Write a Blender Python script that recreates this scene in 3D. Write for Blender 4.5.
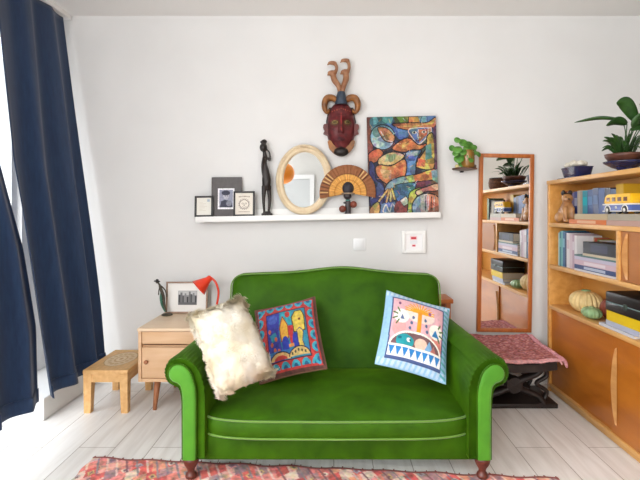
import bpy, bmesh, math, random
import numpy as np
from mathutils import Vector, Matrix, Euler, noise

random.seed(7)
rng = np.random.default_rng(7)
for o in list(bpy.data.objects):
    bpy.data.objects.remove(o)
SC = bpy.context.scene
COL = SC.collection
rad = math.radians

# ------------------------------------------------------------------ camera
CAM = Vector((0, 0, 1.25))
CX, CY, FPX = 332, 213, 480                # where straight ahead lands in the frame, and the focal length in pixels
cd = bpy.data.cameras.new('camera')
cd.sensor_width = 36
cd.lens = 480 / 640 * 36
cd.clip_start = 0.02
cam = bpy.data.objects.new('camera', cd)
cam.location = CAM
cam.rotation_euler = (math.pi / 2, 0, 0)
cd.shift_x = (320 - CX) / 640
cd.shift_y = (CY - 240) / 640
COL.objects.link(cam)
SC.camera = cam

# ------------------------------------------------------------------ world, daylight, exposure
SC.view_settings.view_transform = 'Standard'
SC.view_settings.look = 'None'
SC.view_settings.gamma = 1
SC.view_settings.use_curve_mapping = False
SC.view_settings.exposure = -0.08
w = bpy.data.worlds.new('sky')
SC.world = w
w.use_nodes = True
bg = w.node_tree.nodes['Background']
bg.inputs[0].default_value = (0.86, 0.93, 1.0, 1)
bg.inputs[1].default_value = 2.0


def area(name, loc, rot, sx, sy, power, col):
    l = bpy.data.lights.new(name, 'AREA')
    l.shape = 'RECTANGLE'
    l.size, l.size_y = sx, sy
    l.energy = power
    l.color = col
    o = bpy.data.objects.new(name, l)
    o.location = loc
    o.rotation_euler = rot
    COL.objects.link(o)
    return o


# daylight through the left and unseen rear windows; the right-rear lamp is added fill
area('window_daylight', (-2.55, 0.55, 1.8), (0, rad(-58), 0), 2.2, 2.7, 195, (0.97, 0.985, 1.0))
area('rear_window_daylight', (-1.5, -2.75, 1.8), (rad(60), 0, rad(-2)), 1.0, 1.8, 175, (0.98, 0.985, 1.0))
area('right_rear_fill', (1.1, -2.75, 1.9), (rad(47), 0, 0), 1.1, 1.4, 58, (1.0, 0.985, 0.96))


# ------------------------------------------------------------------ helpers
def lin(c):
    c = c / 255.0
    return c / 12.92 if c <= 0.04045 else ((c + 0.055) / 1.055) ** 2.4


def C(r, g, b):
    return (lin(r), lin(g), lin(b), 1.0)


def ray(px, py):
    return Vector(((px - CX) / FPX, 1, (CY - py) / FPX))


def at(px, py, Y):
    d = ray(px, py)
    return CAM + d * (Y / d.y)


def new_mat(name, base, rough=0.6, metal=0.0, sheen=0.0, spec=0.5, coat=0.0):
    m = bpy.data.materials.new(name)
    m.use_nodes = True
    b = m.node_tree.nodes['Principled BSDF']
    b.inputs['Base Color'].default_value = base
    b.inputs['Roughness'].default_value = rough
    b.inputs['Metallic'].default_value = metal
    b.inputs['Specular IOR Level'].default_value = spec
    b.inputs['Sheen Weight'].default_value = sheen
    b.inputs['Coat Weight'].default_value = coat
    return m


def varied(name, c1, c2, scale=(20, 20, 20), rough=0.6, detail=5, distort=0.3, bump=0.0, lo=0.3, hi=0.7, **kw):
    m = new_mat(name, c1, rough, **kw)
    nt = m.node_tree
    N, L = nt.nodes, nt.links
    b = N['Principled BSDF']
    tc = N.new('ShaderNodeTexCoord')
    mp = N.new('ShaderNodeMapping')
    mp.inputs['Scale'].default_value = scale
    nz = N.new('ShaderNodeTexNoise')
    nz.inputs['Scale'].default_value = 1.0
    nz.inputs['Detail'].default_value = detail
    nz.inputs['Distortion'].default_value = distort
    cr = N.new('ShaderNodeValToRGB')
    cr.color_ramp.elements[0].position = lo
    cr.color_ramp.elements[0].color = c1
    cr.color_ramp.elements[1].position = hi
    cr.color_ramp.elements[1].color = c2
    L.new(tc.outputs['Object'], mp.inputs['Vector'])
    L.new(mp.outputs[0], nz.inputs['Vector'])
    L.new(nz.outputs[0], cr.inputs[0])
    L.new(cr.outputs[0], b.inputs['Base Color'])
    if bump:
        bp = N.new('ShaderNodeBump')
        bp.inputs['Strength'].default_value = bump
        bp.inputs['Distance'].default_value = 0.01
        L.new(nz.outputs[0], bp.inputs['Height'])
        L.new(bp.outputs[0], b.inputs['Normal'])
    return m


def attr_mat(name, rough=0.7, bump=0.0, bscale=400, sheen=0.0, spec=0.3):
    m = new_mat(name, (1, 1, 1, 1), rough, sheen=sheen, spec=spec)
    N, L = m.node_tree.nodes, m.node_tree.links
    a = N.new('ShaderNodeAttribute')
    a.attribute_name = 'Col'
    L.new(a.outputs['Color'], N['Principled BSDF'].inputs['Base Color'])
    if bump:
        tc = N.new('ShaderNodeTexCoord')
        nz = N.new('ShaderNodeTexNoise')
        nz.inputs['Scale'].default_value = bscale
        L.new(tc.outputs['Object'], nz.inputs['Vector'])
        bp = N.new('ShaderNodeBump')
        bp.inputs['Strength'].default_value = bump
        bp.inputs['Distance'].default_value = 0.004
        L.new(nz.outputs[0], bp.inputs['Height'])
        L.new(bp.outputs[0], N['Principled BSDF'].inputs['Normal'])
    return m


def tag(o, label, cat, group=None):
    o['label'] = label
    o['category'] = cat
    if group:
        o['group'] = group
    return o


def thing(name, label, cat, loc=(0, 0, 0), rot=(0, 0, 0), group=None):
    o = bpy.data.objects.new(name, None)
    o.empty_display_size = 0.05
    COL.objects.link(o)
    o.location = loc
    o.rotation_euler = rot
    return tag(o, label, cat, group)


def obj(name, bm, mat, parent=None, smooth=False, angle=None):
    me = bpy.data.meshes.new(name)
    bmesh.ops.recalc_face_normals(bm, faces=bm.faces[:])
    bm.to_mesh(me)
    bm.free()
    o = bpy.data.objects.new(name, me)
    COL.objects.link(o)
    if mat:
        me.materials.append(mat)
    if smooth:
        for p in me.polygons:
            p.use_smooth = True
        if angle:
            me.set_sharp_from_angle(angle=rad(angle))
    if parent:
        o.parent = parent
    return o


def struct(name, bm, mat, parent=None):
    o = obj(name, bm, mat, parent)
    if parent is None:
        o['kind'] = 'structure'
    return o


def BM():
    return bmesh.new()


def merge(bm, src, M=None):
    if M is not None:
        bmesh.ops.transform(src, matrix=M, verts=src.verts[:])
    me = bpy.data.meshes.new('tmp')
    src.to_mesh(me)
    src.free()
    bm.from_mesh(me)
    bpy.data.meshes.remove(me)
    return bm


def box(bm, c, s, r=0.0, M=None, seg=2):
    t = BM()
    bmesh.ops.create_cube(t, size=1.0)
    bmesh.ops.scale(t, vec=s, verts=t.verts[:])
    if r:
        bmesh.ops.bevel(t, geom=t.edges[:], offset=r, segments=seg, profile=0.5, affect='EDGES')
    bmesh.ops.translate(t, vec=c, verts=t.verts[:])
    return merge(bm, t, M)


def bx(x0, x1, y0, y1, z0, z1, r=0.0, bm=None):
    return box(bm or BM(), ((x0 + x1) / 2, (y0 + y1) / 2, (z0 + z1) / 2), (abs(x1 - x0), abs(y1 - y0), abs(z1 - z0)), r)


def ball(bm, c, s, M=None, seg=20):
    t = BM()
    bmesh.ops.create_uvsphere(t, u_segments=seg, v_segments=max(6, seg * 2 // 3), radius=1)
    bmesh.ops.scale(t, vec=s if hasattr(s, '__len__') else (s, s, s), verts=t.verts[:])
    if M is not None:
        bmesh.ops.transform(t, matrix=M, verts=t.verts[:])
    bmesh.ops.translate(t, vec=c, verts=t.verts[:])
    return merge(bm, t)


def lathe(bm, prof, c=(0, 0, 0), seg=28, M=None):
    """prof: list of (radius, z); closed with fans where the radius is > 0 at the ends"""
    t = BM()
    rings = []
    for r, z in prof:
        rings.append([t.verts.new((r * math.cos(2 * math.pi * k / seg), r * math.sin(2 * math.pi * k / seg), z)) for k in range(seg)])
    for a, b in zip(rings, rings[1:]):
        for k in range(seg):
            t.faces.new((a[k], a[(k + 1) % seg], b[(k + 1) % seg], b[k]))
    t.faces.new(rings[0][::-1])
    t.faces.new(rings[-1])
    bmesh.ops.remove_doubles(t, verts=t.verts[:], dist=1e-6)
    if M is not None:
        bmesh.ops.transform(t, matrix=M, verts=t.verts[:])
    bmesh.ops.translate(t, vec=c, verts=t.verts[:])
    return merge(bm, t)


def cat(pts, n=8, closed=False):
    """Catmull-Rom through the points"""
    P = [Vector(p) for p in pts]
    out = []
    N = len(P)
    rng_ = range(N) if closed else range(N - 1)
    for i in rng_:
        if closed:
            a, b, c, d = P[(i - 1) % N], P[i], P[(i + 1) % N], P[(i + 2) % N]
        else:
            a, b, c, d = P[max(i - 1, 0)], P[i], P[i + 1], P[min(i + 2, N - 1)]
        for k in range(n):
            t = k / n
            out.append(0.5 * ((2 * b) + (c - a) * t + (2 * a - 5 * b + 4 * c - d) * t * t + (3 * b - a - 3 * c + d) * t ** 3))
    if not closed:
        out.append(P[-1])
    return out


def tube(bm, pts, r, seg=8, closed=False, flat=1.0):
    """tube along a polyline, r a number or a list"""
    P = [Vector(p) for p in pts]
    n = len(P)
    R = [r] * n if not hasattr(r, '__len__') else list(r)
    if len(R) != n:
        R = list(np.interp(np.linspace(0, 1, n), np.linspace(0, 1, len(R)), R))
    rings = []
    up = None
    for i, p in enumerate(P):
        d = (P[(i + 1) % n] - P[i - 1]) if closed else (P[min(i + 1, n - 1)] - P[max(i - 1, 0)])
        if d.length < 1e-9:
            d = Vector((0, 0, 1))
        d.normalize()
        if up is None:
            up = Vector((0, 0, 1)) if abs(d.z) < 0.9 else Vector((0, 1, 0))
        s = d.cross(up)
        if s.length < 1e-6:
            s = d.orthogonal()
        s.normalize()
        up = s.cross(d).normalized()
        rings.append([bm.verts.new(p + (s * math.cos(2 * math.pi * k / seg) + up * flat * math.sin(2 * math.pi * k / seg)) * R[i]) for k in range(seg)])
    m = n if closed else n - 1
    for i in range(m):
        a, b = rings[i], rings[(i + 1) % n]
        for k in range(seg):
            bm.faces.new((a[k], a[(k + 1) % seg], b[(k + 1) % seg], b[k]))
    if not closed:
        bm.faces.new(rings[0][::-1])
        bm.faces.new(rings[-1])
    return bm


def prism(bm, poly, axis, a, b):
    """extrude a 2D polygon between a and b along an axis ('x': poly=(y,z), 'y': poly=(x,z), 'z': poly=(x,y))"""
    def v(p, t):
        return {'x': (t, p[0], p[1]), 'y': (p[0], t, p[1]), 'z': (p[0], p[1], t)}[axis]
    A = [bm.verts.new(v(p, a)) for p in poly]
    B = [bm.verts.new(v(p, b)) for p in poly]
    n = len(poly)
    for i in range(n):
        bm.faces.new((A[i], A[(i + 1) % n], B[(i + 1) % n], B[i]))
    bm.faces.new(A[::-1])
    bm.faces.new(B)
    return bm


def grid(bm, f, nu, nv):
    V = [[bm.verts.new(f(i / nu, j / nv)) for i in range(nu + 1)] for j in range(nv + 1)]
    for j in range(nv):
        for i in range(nu):
            bm.faces.new((V[j][i], V[j][i + 1], V[j + 1][i + 1], V[j + 1][i]))
    return bm


def rings(bm, R, cap0=True, cap1=True):
    """skin a list of closed vertex rings"""
    V = [[bm.verts.new(p) for p in r] for r in R]
    n = len(V[0])
    for a, b in zip(V, V[1:]):
        for k in range(n):
            bm.faces.new((a[k], a[(k + 1) % n], b[(k + 1) % n], b[k]))
    if cap0:
        bm.faces.new(V[0][::-1])
    if cap1:
        bm.faces.new(V[-1])
    return bm


def blob(name, bm, mat, parent, voxel=0.006, smooth_it=4):
    """fuse overlapping shapes into one continuous skin"""
    o = obj(name, bm, mat, parent, True)
    m = o.modifiers.new('remesh', 'REMESH')
    m.mode = 'VOXEL'
    m.voxel_size = voxel
    m.use_smooth_shade = True
    s = o.modifiers.new('smooth', 'SMOOTH')
    s.iterations = smooth_it
    s.factor = 0.5
    return o


class Canvas:
    """colours for the vertices of a fine grid, painted with flat shapes; u to the right, v down, 0..1"""
    def __init__(self, nu, nv, bgc, aspect=1.0):
        self.nu, self.nv = nu, nv
        self.u, self.v = np.meshgrid(np.linspace(0, 1, nu + 1), np.linspace(0, 1, nv + 1))
        self.asp = aspect
        self.c = np.zeros((nv + 1, nu + 1, 3))
        self.c[:] = C(*bgc)[:3]

    def fill(self, mask, col, a=1.0):
        self.c[mask] = self.c[mask] * (1 - a) + np.array(C(*col)[:3]) * a

    def rect(self, u0, v0, u1, v1, col, a=1.0):
        self.fill((self.u >= u0) & (self.u <= u1) & (self.v >= v0) & (self.v <= v1), col, a)

    def ell(self, cu, cv, ru, rv, col, half=None, a=1.0, hole=0.0):
        d = ((self.u - cu) / ru) ** 2 + ((self.v - cv) / rv) ** 2
        m = (d <= 1) & (d >= hole)
        if half == 'top':
            m &= self.v <= cv
        if half == 'bottom':
            m &= self.v >= cv
        if half == 'left':
            m &= self.u <= cu
        if half == 'right':
            m &= self.u >= cu
        self.fill(m, col, a)

    def poly(self, pts, col, a=1.0, line=None, lw=0.008):
        m = np.zeros(self.u.shape, bool)
        n = len(pts)
        for i in range(n):
            x0, y0 = pts[i]
            x1, y1 = pts[(i + 1) % n]
            if y0 == y1:
                continue
            cond = (y0 > self.v) != (y1 > self.v)
            m ^= cond & (self.u < (x1 - x0) * (self.v - y0) / (y1 - y0) + x0)
        self.fill(m, col, a)
        if line:
            self.line(list(pts) + [pts[0]], lw, line)
        return m

    def line(self, pts, w, col, a=1.0):
        m = np.zeros(self.u.shape, bool)
        U, V = self.u, self.v * self.asp
        for (x0, y0), (x1, y1) in zip(pts, pts[1:]):
            y0, y1 = y0 * self.asp, y1 * self.asp
            dx, dy = x1 - x0, y1 - y0
            L2 = dx * dx + dy * dy + 1e-12
            t = np.clip(((U - x0) * dx + (V - y0) * dy) / L2, 0, 1)
            m |= (U - x0 - t * dx) ** 2 + (V - y0 - t * dy) ** 2 <= w * w
        self.fill(m, col, a)

    def grain(self, amt, cells=30, hue=0.0):
        for k, wgt in ((cells, 1.0), (cells * 2, 0.6)):
            kv = max(2, int(k * self.asp))
            g = rng.normal(0, 1, (kv + 2, k + 2, 3))
            if not hue:
                g[:] = g[..., :1]
            else:
                g = g[..., :1] * (1 - hue) + g * hue
            x, y = self.u * k, self.v * kv
            i, j = np.floor(x).astype(int), np.floor(y).astype(int)
            fx, fy = (x - i)[..., None], (y - j)[..., None]
            s = g[j, i] * (1 - fx) * (1 - fy) + g[j, i + 1] * fx * (1 - fy) + g[j + 1, i] * (1 - fx) * fy + g[j + 1, i + 1] * fx * fy
            self.c = np.clip(self.c * (1 + amt * wgt * s), 0.002, 0.95)

    def bands(self, angle, freq, amt):
        t = self.u * math.cos(angle) + self.v * self.asp * math.sin(angle)
        self.c = np.clip(self.c * (1 + amt * np.sin(t * freq * 2 * math.pi))[..., None], 0.002, 0.95)


def canvas_mesh(name, cv, f, mat, parent=None, smooth=True):
    nu, nv = cv.nu, cv.nv
    verts = [tuple(f(i / nu, j / nv)) for j in range(nv + 1) for i in range(nu + 1)]
    W = nu + 1
    faces = [(j * W + i, (j + 1) * W + i, (j + 1) * W + i + 1, j * W + i + 1) for j in range(nv) for i in range(nu)]
    me = bpy.data.meshes.new(name)
    me.from_pydata(verts, [], faces)
    ca = me.color_attributes.new('Col', 'FLOAT_COLOR', 'POINT')
    rgba = np.ones((len(verts), 4), np.float32)
    rgba[:, :3] = cv.c.reshape(-1, 3)
    ca.data.foreach_set('color', rgba.ravel())
    me.materials.append(mat)
    if smooth:
        for p in me.polygons:
            p.use_smooth = True
    o = bpy.data.objects.new(name, me)
    COL.objects.link(o)
    if parent:
        o.parent = parent
    return o


# ------------------------------------------------------------------ materials
M = {}
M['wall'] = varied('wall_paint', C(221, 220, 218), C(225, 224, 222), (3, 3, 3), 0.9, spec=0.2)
M['ceil'] = new_mat('ceiling_paint', C(248, 247, 244), 0.9, spec=0.2)
M['white'] = new_mat('white_lacquer', C(240, 239, 236), 0.45)
M['white_plastic'] = new_mat('white_plastic', C(236, 236, 236), 0.35)
M['curtain'] = varied('navy_curtain', C(20, 44, 78), C(26, 54, 90), (60, 60, 8), 0.85, sheen=0.15)
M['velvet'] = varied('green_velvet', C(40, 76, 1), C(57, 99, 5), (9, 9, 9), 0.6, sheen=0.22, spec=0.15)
M['velvet'].node_tree.nodes['Principled BSDF'].inputs['Sheen Roughness'].default_value = 0.35
M['velvet'].node_tree.nodes['Principled BSDF'].inputs['Sheen Tint'].default_value = C(150, 200, 40)
M['facing'] = varied('facing_velvet_lit', C(60, 128, 12), C(74, 144, 20), (9, 9, 9), 0.5, sheen=0.4, spec=0.3)  # lighter velvet copy, the sheen on the arm fronts put into its colour
M['piping'] = new_mat('green_piping', C(96, 138, 42), 0.6, sheen=0.3)
M['pine'] = varied('pine', C(226, 182, 124), C(206, 154, 92), (30, 3, 30), 0.5)
M['beech'] = varied('beech', C(222, 184, 146), C(208, 164, 122), (3, 22, 26), 0.5)
M['beech_top'] = varied('beech_top', C(234, 210, 180), C(226, 196, 162), (3, 22, 26), 0.42)
M['beech_leg'] = varied('beech_leg', C(176, 116, 78), C(150, 92, 56), (30, 30, 4), 0.5)
M['shelf'] = varied('honey_veneer', C(222, 164, 88), C(200, 138, 62), (22, 2.5, 22), 0.36, coat=0.2)
M['shelf_edge'] = varied('pale_edge', C(226, 176, 108), C(208, 152, 84), (30, 3, 30), 0.4)
M['shelf_back'] = varied('honey_back', C(220, 158, 76), C(202, 138, 58), (20, 2.5, 4), 0.45)
M['door'] = varied('amber_door', C(196, 118, 38), C(166, 92, 24), (14, 2, 8), 0.3, coat=0.3)
M['door_dark'] = varied('sliding_door', C(178, 112, 50), C(156, 92, 38), (14, 2, 8), 0.33, coat=0.3)
M['pull'] = varied('pull_wood', C(204, 150, 92), C(186, 128, 70), (30, 3, 30), 0.4)
M['mirrorwood'] = varied('mirror_frame_wood', C(190, 112, 52), C(162, 86, 36), (30, 30, 3), 0.4)
M['cherry'] = varied('cherry_leg', C(104, 50, 36), C(76, 34, 26), (30, 30, 8), 0.4)
M['dark'] = varied('ebony', C(40, 29, 25), C(26, 19, 18), (30, 30, 10), 0.5)
M['black'] = new_mat('black', C(26, 24, 24), 0.45)
M['mirror'] = new_mat('mirror_glass', (0.93, 0.94, 0.94, 1), 0.015, metal=1.0)
M['gilt'] = varied('pale_gilt', C(226, 208, 176), C(206, 182, 146), (12, 12, 12), 0.45)
M['red'] = new_mat('red_enamel', C(226, 58, 26), 0.35, coat=0.3)
M['print'] = attr_mat('printed', 0.6)
M['paintmat'] = attr_mat('painted_canvas', 0.5, bump=0.25, bscale=90)
M['fabric'] = attr_mat('printed_cotton', 0.85, bump=0.2, bscale=500, sheen=0.1)
M['kilim'] = attr_mat('kilim', 0.95, bump=0.5, bscale=160)
M['pages'] = new_mat('pages', C(232, 224, 206), 0.8)
M['leaf'] = varied('leaf', C(62, 122, 36), C(104, 160, 58), (40, 40, 40), 0.42)
M['leaf_dark'] = varied('leaf_dark', C(28, 60, 22), C(48, 88, 30), (30, 30, 30), 0.4)
M['soil'] = new_mat('soil', C(60, 44, 34), 0.95)


def glass_mat():
    m = bpy.data.materials.new('window_glass')
    m.use_nodes = True
    N, L = m.node_tree.nodes, m.node_tree.links
    N.remove(N['Principled BSDF'])
    t = N.new('ShaderNodeBsdfTransparent')
    g = N.new('ShaderNodeBsdfGlossy')
    g.inputs['Roughness'].default_value = 0.02
    x = N.new('ShaderNodeMixShader')
    x.inputs[0].default_value = 0.06
    L.new(t.outputs[0], x.inputs[1])
    L.new(g.outputs[0], x.inputs[2])
    L.new(x.outputs[0], N['Material Output'].inputs[0])
    return m


M['glass'] = glass_mat()


def floor_mat():
    m = new_mat('pale_laminate', C(225, 222, 217), 0.38, spec=0.4)
    N, L = m.node_tree.nodes, m.node_tree.links
    b = N['Principled BSDF']
    tc = N.new('ShaderNodeTexCoord')
    sp = N.new('ShaderNodeSeparateXYZ')
    cb = N.new('ShaderNodeCombineXYZ')
    ad = N.new('ShaderNodeMath')
    ad.operation = 'ADD'
    ad.inputs[1].default_value = -0.009 + 0.194 * 40
    L.new(tc.outputs['Object'], sp.inputs[0])
    L.new(sp.outputs['X'], ad.inputs[0])
    L.new(sp.outputs['Y'], cb.inputs['X'])
    L.new(ad.outputs[0], cb.inputs['Y'])
    br = N.new('ShaderNodeTexBrick')
    br.offset = 0.37
    br.inputs['Scale'].default_value = 1.0
    br.inputs['Brick Width'].default_value = 1.28
    br.inputs['Row Height'].default_value = 0.194
    br.inputs['Mortar Size'].default_value = 0.0022
    br.inputs['Mortar Smooth'].default_value = 0.3
    br.inputs['Color1'].default_value = C(247, 246, 244)
    br.inputs['Color2'].default_value = C(239, 237, 234)
    br.inputs['Mortar'].default_value = C(168, 160, 152)
    L.new(cb.outputs[0], br.inputs['Vector'])
    mp = N.new('ShaderNodeMapping')
    mp.inputs['Scale'].default_value = (28, 2.2, 1)
    nz = N.new('ShaderNodeTexNoise')
    nz.inputs['Scale'].default_value = 1
    nz.inputs['Detail'].default_value = 6
    nz.inputs['Distortion'].default_value = 0.5
    L.new(tc.outputs['Object'], mp.inputs[0])
    L.new(mp.outputs[0], nz.inputs['Vector'])
    cr = N.new('ShaderNodeValToRGB')
    cr.color_ramp.elements[0].position = 0.3
    cr.color_ramp.elements[0].color = (0.86, 0.845, 0.83, 1)
    cr.color_ramp.elements[1].position = 0.62
    cr.color_ramp.elements[1].color = (1, 1, 1, 1)
    L.new(nz.outputs[0], cr.inputs[0])
    mx = N.new('ShaderNodeMix')
    mx.data_type = 'RGBA'
    mx.blend_type = 'MULTIPLY'
    mx.inputs[0].default_value = 1
    L.new(br.outputs['Color'], mx.inputs[6])
    L.new(cr.outputs[0], mx.inputs[7])
    L.new(mx.outputs[2], b.inputs['Base Color'])
    return m


M['floor'] = floor_mat()

# ------------------------------------------------------------------ the room
XL, XR, YB, YR, ZC = -2.08, 2.62, 3.53, -2.4, 2.70
T = 0.12
struct('floor', bx(XL - T, XR + T, YR - T, YB + T, -0.1, 0), M['floor'])
struct('ceiling', bx(XL - T, XR + T, YR - T, YB + T, ZC, ZC + 0.1), M['ceil'])
struct('wall_back', bx(XL - T, XR + T, YB, YB + T, 0, ZC), M['wall'])
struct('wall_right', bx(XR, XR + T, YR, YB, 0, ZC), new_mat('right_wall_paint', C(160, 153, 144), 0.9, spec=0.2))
# left wall with a wide glazed opening
LY0, LY1, LZ0, LZ1 = -0.5, 3.22, 0.12, 2.46
b = BM()
bx(XL - T, XL, YR, LY0, 0, ZC, bm=b)
bx(XL - T, XL, LY1, YB, 0, ZC, bm=b)
bx(XL - T, XL, LY0, LY1, LZ1, ZC, bm=b)
bx(XL - T, XL, LY0, LY1, 0, LZ0, bm=b)
struct('wall_left', b, M['wall'])
b = BM()
for y in (LY0 + 0.03, 0.35, 1.28, 2.26, LY1 - 0.03):
    bx(XL - 0.09, XL - 0.03, y - 0.03, y + 0.03, LZ0, LZ1, bm=b)
for z in (LZ0 + 0.03, LZ1 - 0.03):
    bx(XL - 0.09, XL - 0.03, LY0, LY1, z - 0.03, z + 0.03, bm=b)
wn = struct('window_1', b, M['white'])
obj('pane', bx(XL - 0.064, XL - 0.058, LY0, LY1, LZ0, LZ1), M['glass'], wn)
# rear wall with a window and the door the round mirror sees
RX0, RX1, RZ0, RZ1 = -2.0, -1.10, 0.4, 2.45
b = BM()
bx(XL, RX0, YR - T, YR, 0, ZC, bm=b)
QX0, QX1 = 0.5, 1.7
bx(RX1, QX0, YR - T, YR, 0, ZC, bm=b)
bx(QX1, XR, YR - T, YR, 0, ZC, bm=b)
bx(QX0, QX1, YR - T, YR, RZ1, ZC, bm=b)
bx(QX0, QX1, YR - T, YR, 0, 0.9, bm=b)
bx(RX0, RX1, YR - T, YR, RZ1, ZC, bm=b)
bx(RX0, RX1, YR - T, YR, 0, RZ0, bm=b)
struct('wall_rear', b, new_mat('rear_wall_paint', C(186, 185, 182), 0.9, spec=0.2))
b = BM()
for x in (RX0 + 0.03, RX1 - 0.03):
    bx(x - 0.03, x + 0.03, YR - 0.09, YR - 0.03, RZ0, RZ1, bm=b)
for z in (RZ0 + 0.03, RZ1 - 0.03):
    bx(RX0, RX1, YR - 0.09, YR - 0.03, z - 0.03, z + 0.03, bm=b)
wn = struct('window_2', b, M['white'])
obj('pane', bx(RX0, RX1, YR - 0.064, YR - 0.058, RZ0, RZ1), M['glass'], wn)
b = BM()
for x in (QX0 + 0.03, 1.1, QX1 - 0.03):
    bx(x - 0.03, x + 0.03, YR - 0.09, YR - 0.03, 0.96, RZ1 - 0.06, bm=b)
for z in (0.93, RZ1 - 0.03):
    bx(QX0, QX1, YR - 0.09, YR - 0.03, z - 0.03, z + 0.03, bm=b)
wn = struct('added_window_3', b, M['white'])  # unseen window, added so the right-rear fill can enter
obj('pane', bx(QX0, QX1, YR - 0.064, YR - 0.058, 0.9, RZ1), M['glass'], wn)
dr = struct('door_1', bx(-0.98, -0.42, YR, YR + 0.04, 0.005, 2.05), new_mat('door_paint', C(176, 179, 180), 0.5))
b = BM()
bx(-1.06, -0.98, YR, YR + 0.07, 0, 2.05, bm=b)
bx(-0.42, -0.34, YR, YR + 0.07, 0, 2.05, bm=b)
bx(-1.06, -0.34, YR, YR + 0.07, 2.05, 2.13, bm=b)
obj('door_frame', b, new_mat('door_frame_paint', C(204, 205, 205), 0.5), dr)
b = BM()
tube(b, [(-0.93, YR + 0.04, 1.02), (-0.93, YR + 0.10, 1.02), (-0.81, YR + 0.10, 1.02)], 0.01)
obj('door_handle', b, new_mat('steel', C(170, 170, 170), 0.3, metal=1), dr, True)
struct('baseboard_back', bx(XL, XR, YB - 0.014, YB, 0, 0.075, 0.003), M['white'])
# low plinth under the window end of the left wall
struct('trim_1', bx(XL, -1.73, 2.88, YB - 0.014, 0, 0.135, 0.006), M['white'])

# ------------------------------------------------------------------ curtains
rl = thing('curtain_rail', 'white curtain rail on the ceiling above the navy curtains', 'curtain rail', (-1.94, 2.0, ZC))
obj('rail', bx(-0.03, 0.03, -1.7, 1.50, -0.035, 0.0, 0.004), M['white'], rl)
obj('end_cap', bx(-0.033, 0.033, 1.50, 1.515, -0.038, 0.0, 0.003), M['white_plastic'], rl)


def curtain(name, label, y_near, y_far, zb_near, zb_far, folds, amp, seed):
    """y_near / y_far: Y of the two edges at heights given as (z, y) lists"""
    ztop = 2.662
    zn, yn = zip(*y_near)
    zf, yf = zip(*y_far)
    ph = random.Random(seed).uniform(0, 6)

    def f(u, v, off=0.0):
        zb = zb_near * (1 - u) + zb_far * u
        z = ztop + (zb - ztop) * v
        h = (z - 0.14) / 2.5
        x = -1.60 - 0.335 * max(0.0, h)
        a, c = np.interp(z, zn, yn), np.interp(z, zf, yf)
        uu = u + 0.012 * math.sin(5 * v + 9 * u + ph)
        y = a + (c - a) * u
        k = 0.45 + 0.55 * min(1, v * 1.6)
        s = math.sin(2 * math.pi * folds * uu + ph + 0.5 * math.sin(2.2 * v))
        s2 = math.sin(2 * math.pi * folds * 2.3 * uu + 1.7 * ph)
        x += amp * k * (s + 0.13 * s2)
        y += 0.018 * k * math.cos(2 * math.pi * folds * uu + ph) * min(1, 6 * u) * min(1, 6 * (1 - u))
        return (x + off, y, z)
    b_ = BM()
    grid(b_, f, 150, 60)
    o = obj(name, b_, M['curtain'], None, True)
    s_ = o.modifiers.new('cloth', 'SOLIDIFY')
    s_.thickness = 0.004
    tag(o, label, 'curtain', None)
    hb = BM()
    grid(hb, lambda u, v: f(u, 0.972 + 0.029 * v, 0.006), 150, 3)
    h_ = obj('hem', hb, M['curtain'], o, True)
    s_ = h_.modifiers.new('cloth', 'SOLIDIFY')
    s_.thickness = 0.004
    return o


curtain('curtain', 'navy curtain gathered in the wall corner above the pine footstool',
        [(0.1, 2.71), (0.65, 2.69), (1.55, 2.65), (2.3, 2.70), (2.7, 2.72)], [(0.1, 3.40), (0.6, 3.44), (2.7, 3.47)], 0.205, 0.19, 2.7, 0.032, 3)
curtain('curtain', 'nearer navy curtain at the left picture edge with bright window showing beside it',
        [(0.1, 1.45), (2.7, 1.45)], [(0.1, 2.66), (0.6, 2.74), (1.05, 2.72), (1.37, 2.65), (1.75, 2.57), (1.95, 2.63), (2.4, 2.68), (2.7, 2.70)],
        0.27, 0.20, 4.5, 0.032, 8)

# ------------------------------------------------------------------ rug
b_l, b_r = (-1.215, 2.445), (1.06, 2.255)
cv = Canvas(400, 200, (222, 130, 122), 0.5)
RK = 0.62
for k in range(56):
    u0 = -0.1 + k * 0.036 * RK
    for j in range(15):
        v0 = j * 0.12 * RK + (0.06 * RK if k % 2 else 0)
        col = random.choice([(236, 150, 140), (226, 116, 108), (240, 176, 160), (214, 104, 100), (228, 160, 134), (222, 130, 124), (190, 150, 150), (238, 206, 190), (170, 136, 138), (232, 140, 130)])
        cv.poly([(u0, v0), (u0 + 0.036 * RK, v0 - 0.06 * RK), (u0 + 0.052 * RK, v0 + 0.05 * RK), (u0 + 0.016 * RK, v0 + 0.11 * RK)], col)
        if (k + j) % 3 == 0:
            cv.poly([(u0 + 0.012 * RK, v0 + 0.03 * RK), (u0 + 0.026 * RK, v0 - 0.005 * RK), (u0 + 0.04 * RK, v0 + 0.03 * RK), (u0 + 0.026 * RK, v0 + 0.065 * RK)], random.choice([(226, 206, 188), (150, 126, 136), (214, 184, 126), (176, 172, 176)]))
            cv.poly([(u0 + 0.02 * RK, v0 + 0.03 * RK), (u0 + 0.026 * RK, v0 + 0.012 * RK), (u0 + 0.032 * RK, v0 + 0.03 * RK), (u0 + 0.026 * RK, v0 + 0.048 * RK)], (140, 104, 112))
    cv.line([(u0, 0), (u0 + 0.05 * RK, 0.14), (u0, 0.28), (u0 + 0.05 * RK, 0.42), (u0, 0.56), (u0 + 0.05 * RK, 0.7), (u0, 1)], 0.0022, random.choice([(150, 104, 108), (240, 200, 186), (156, 140, 144)]))
cv.grain(0.26, 130, 0.3)
cv.rect(0, 0, 1, 0.014, (150, 88, 84))


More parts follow.
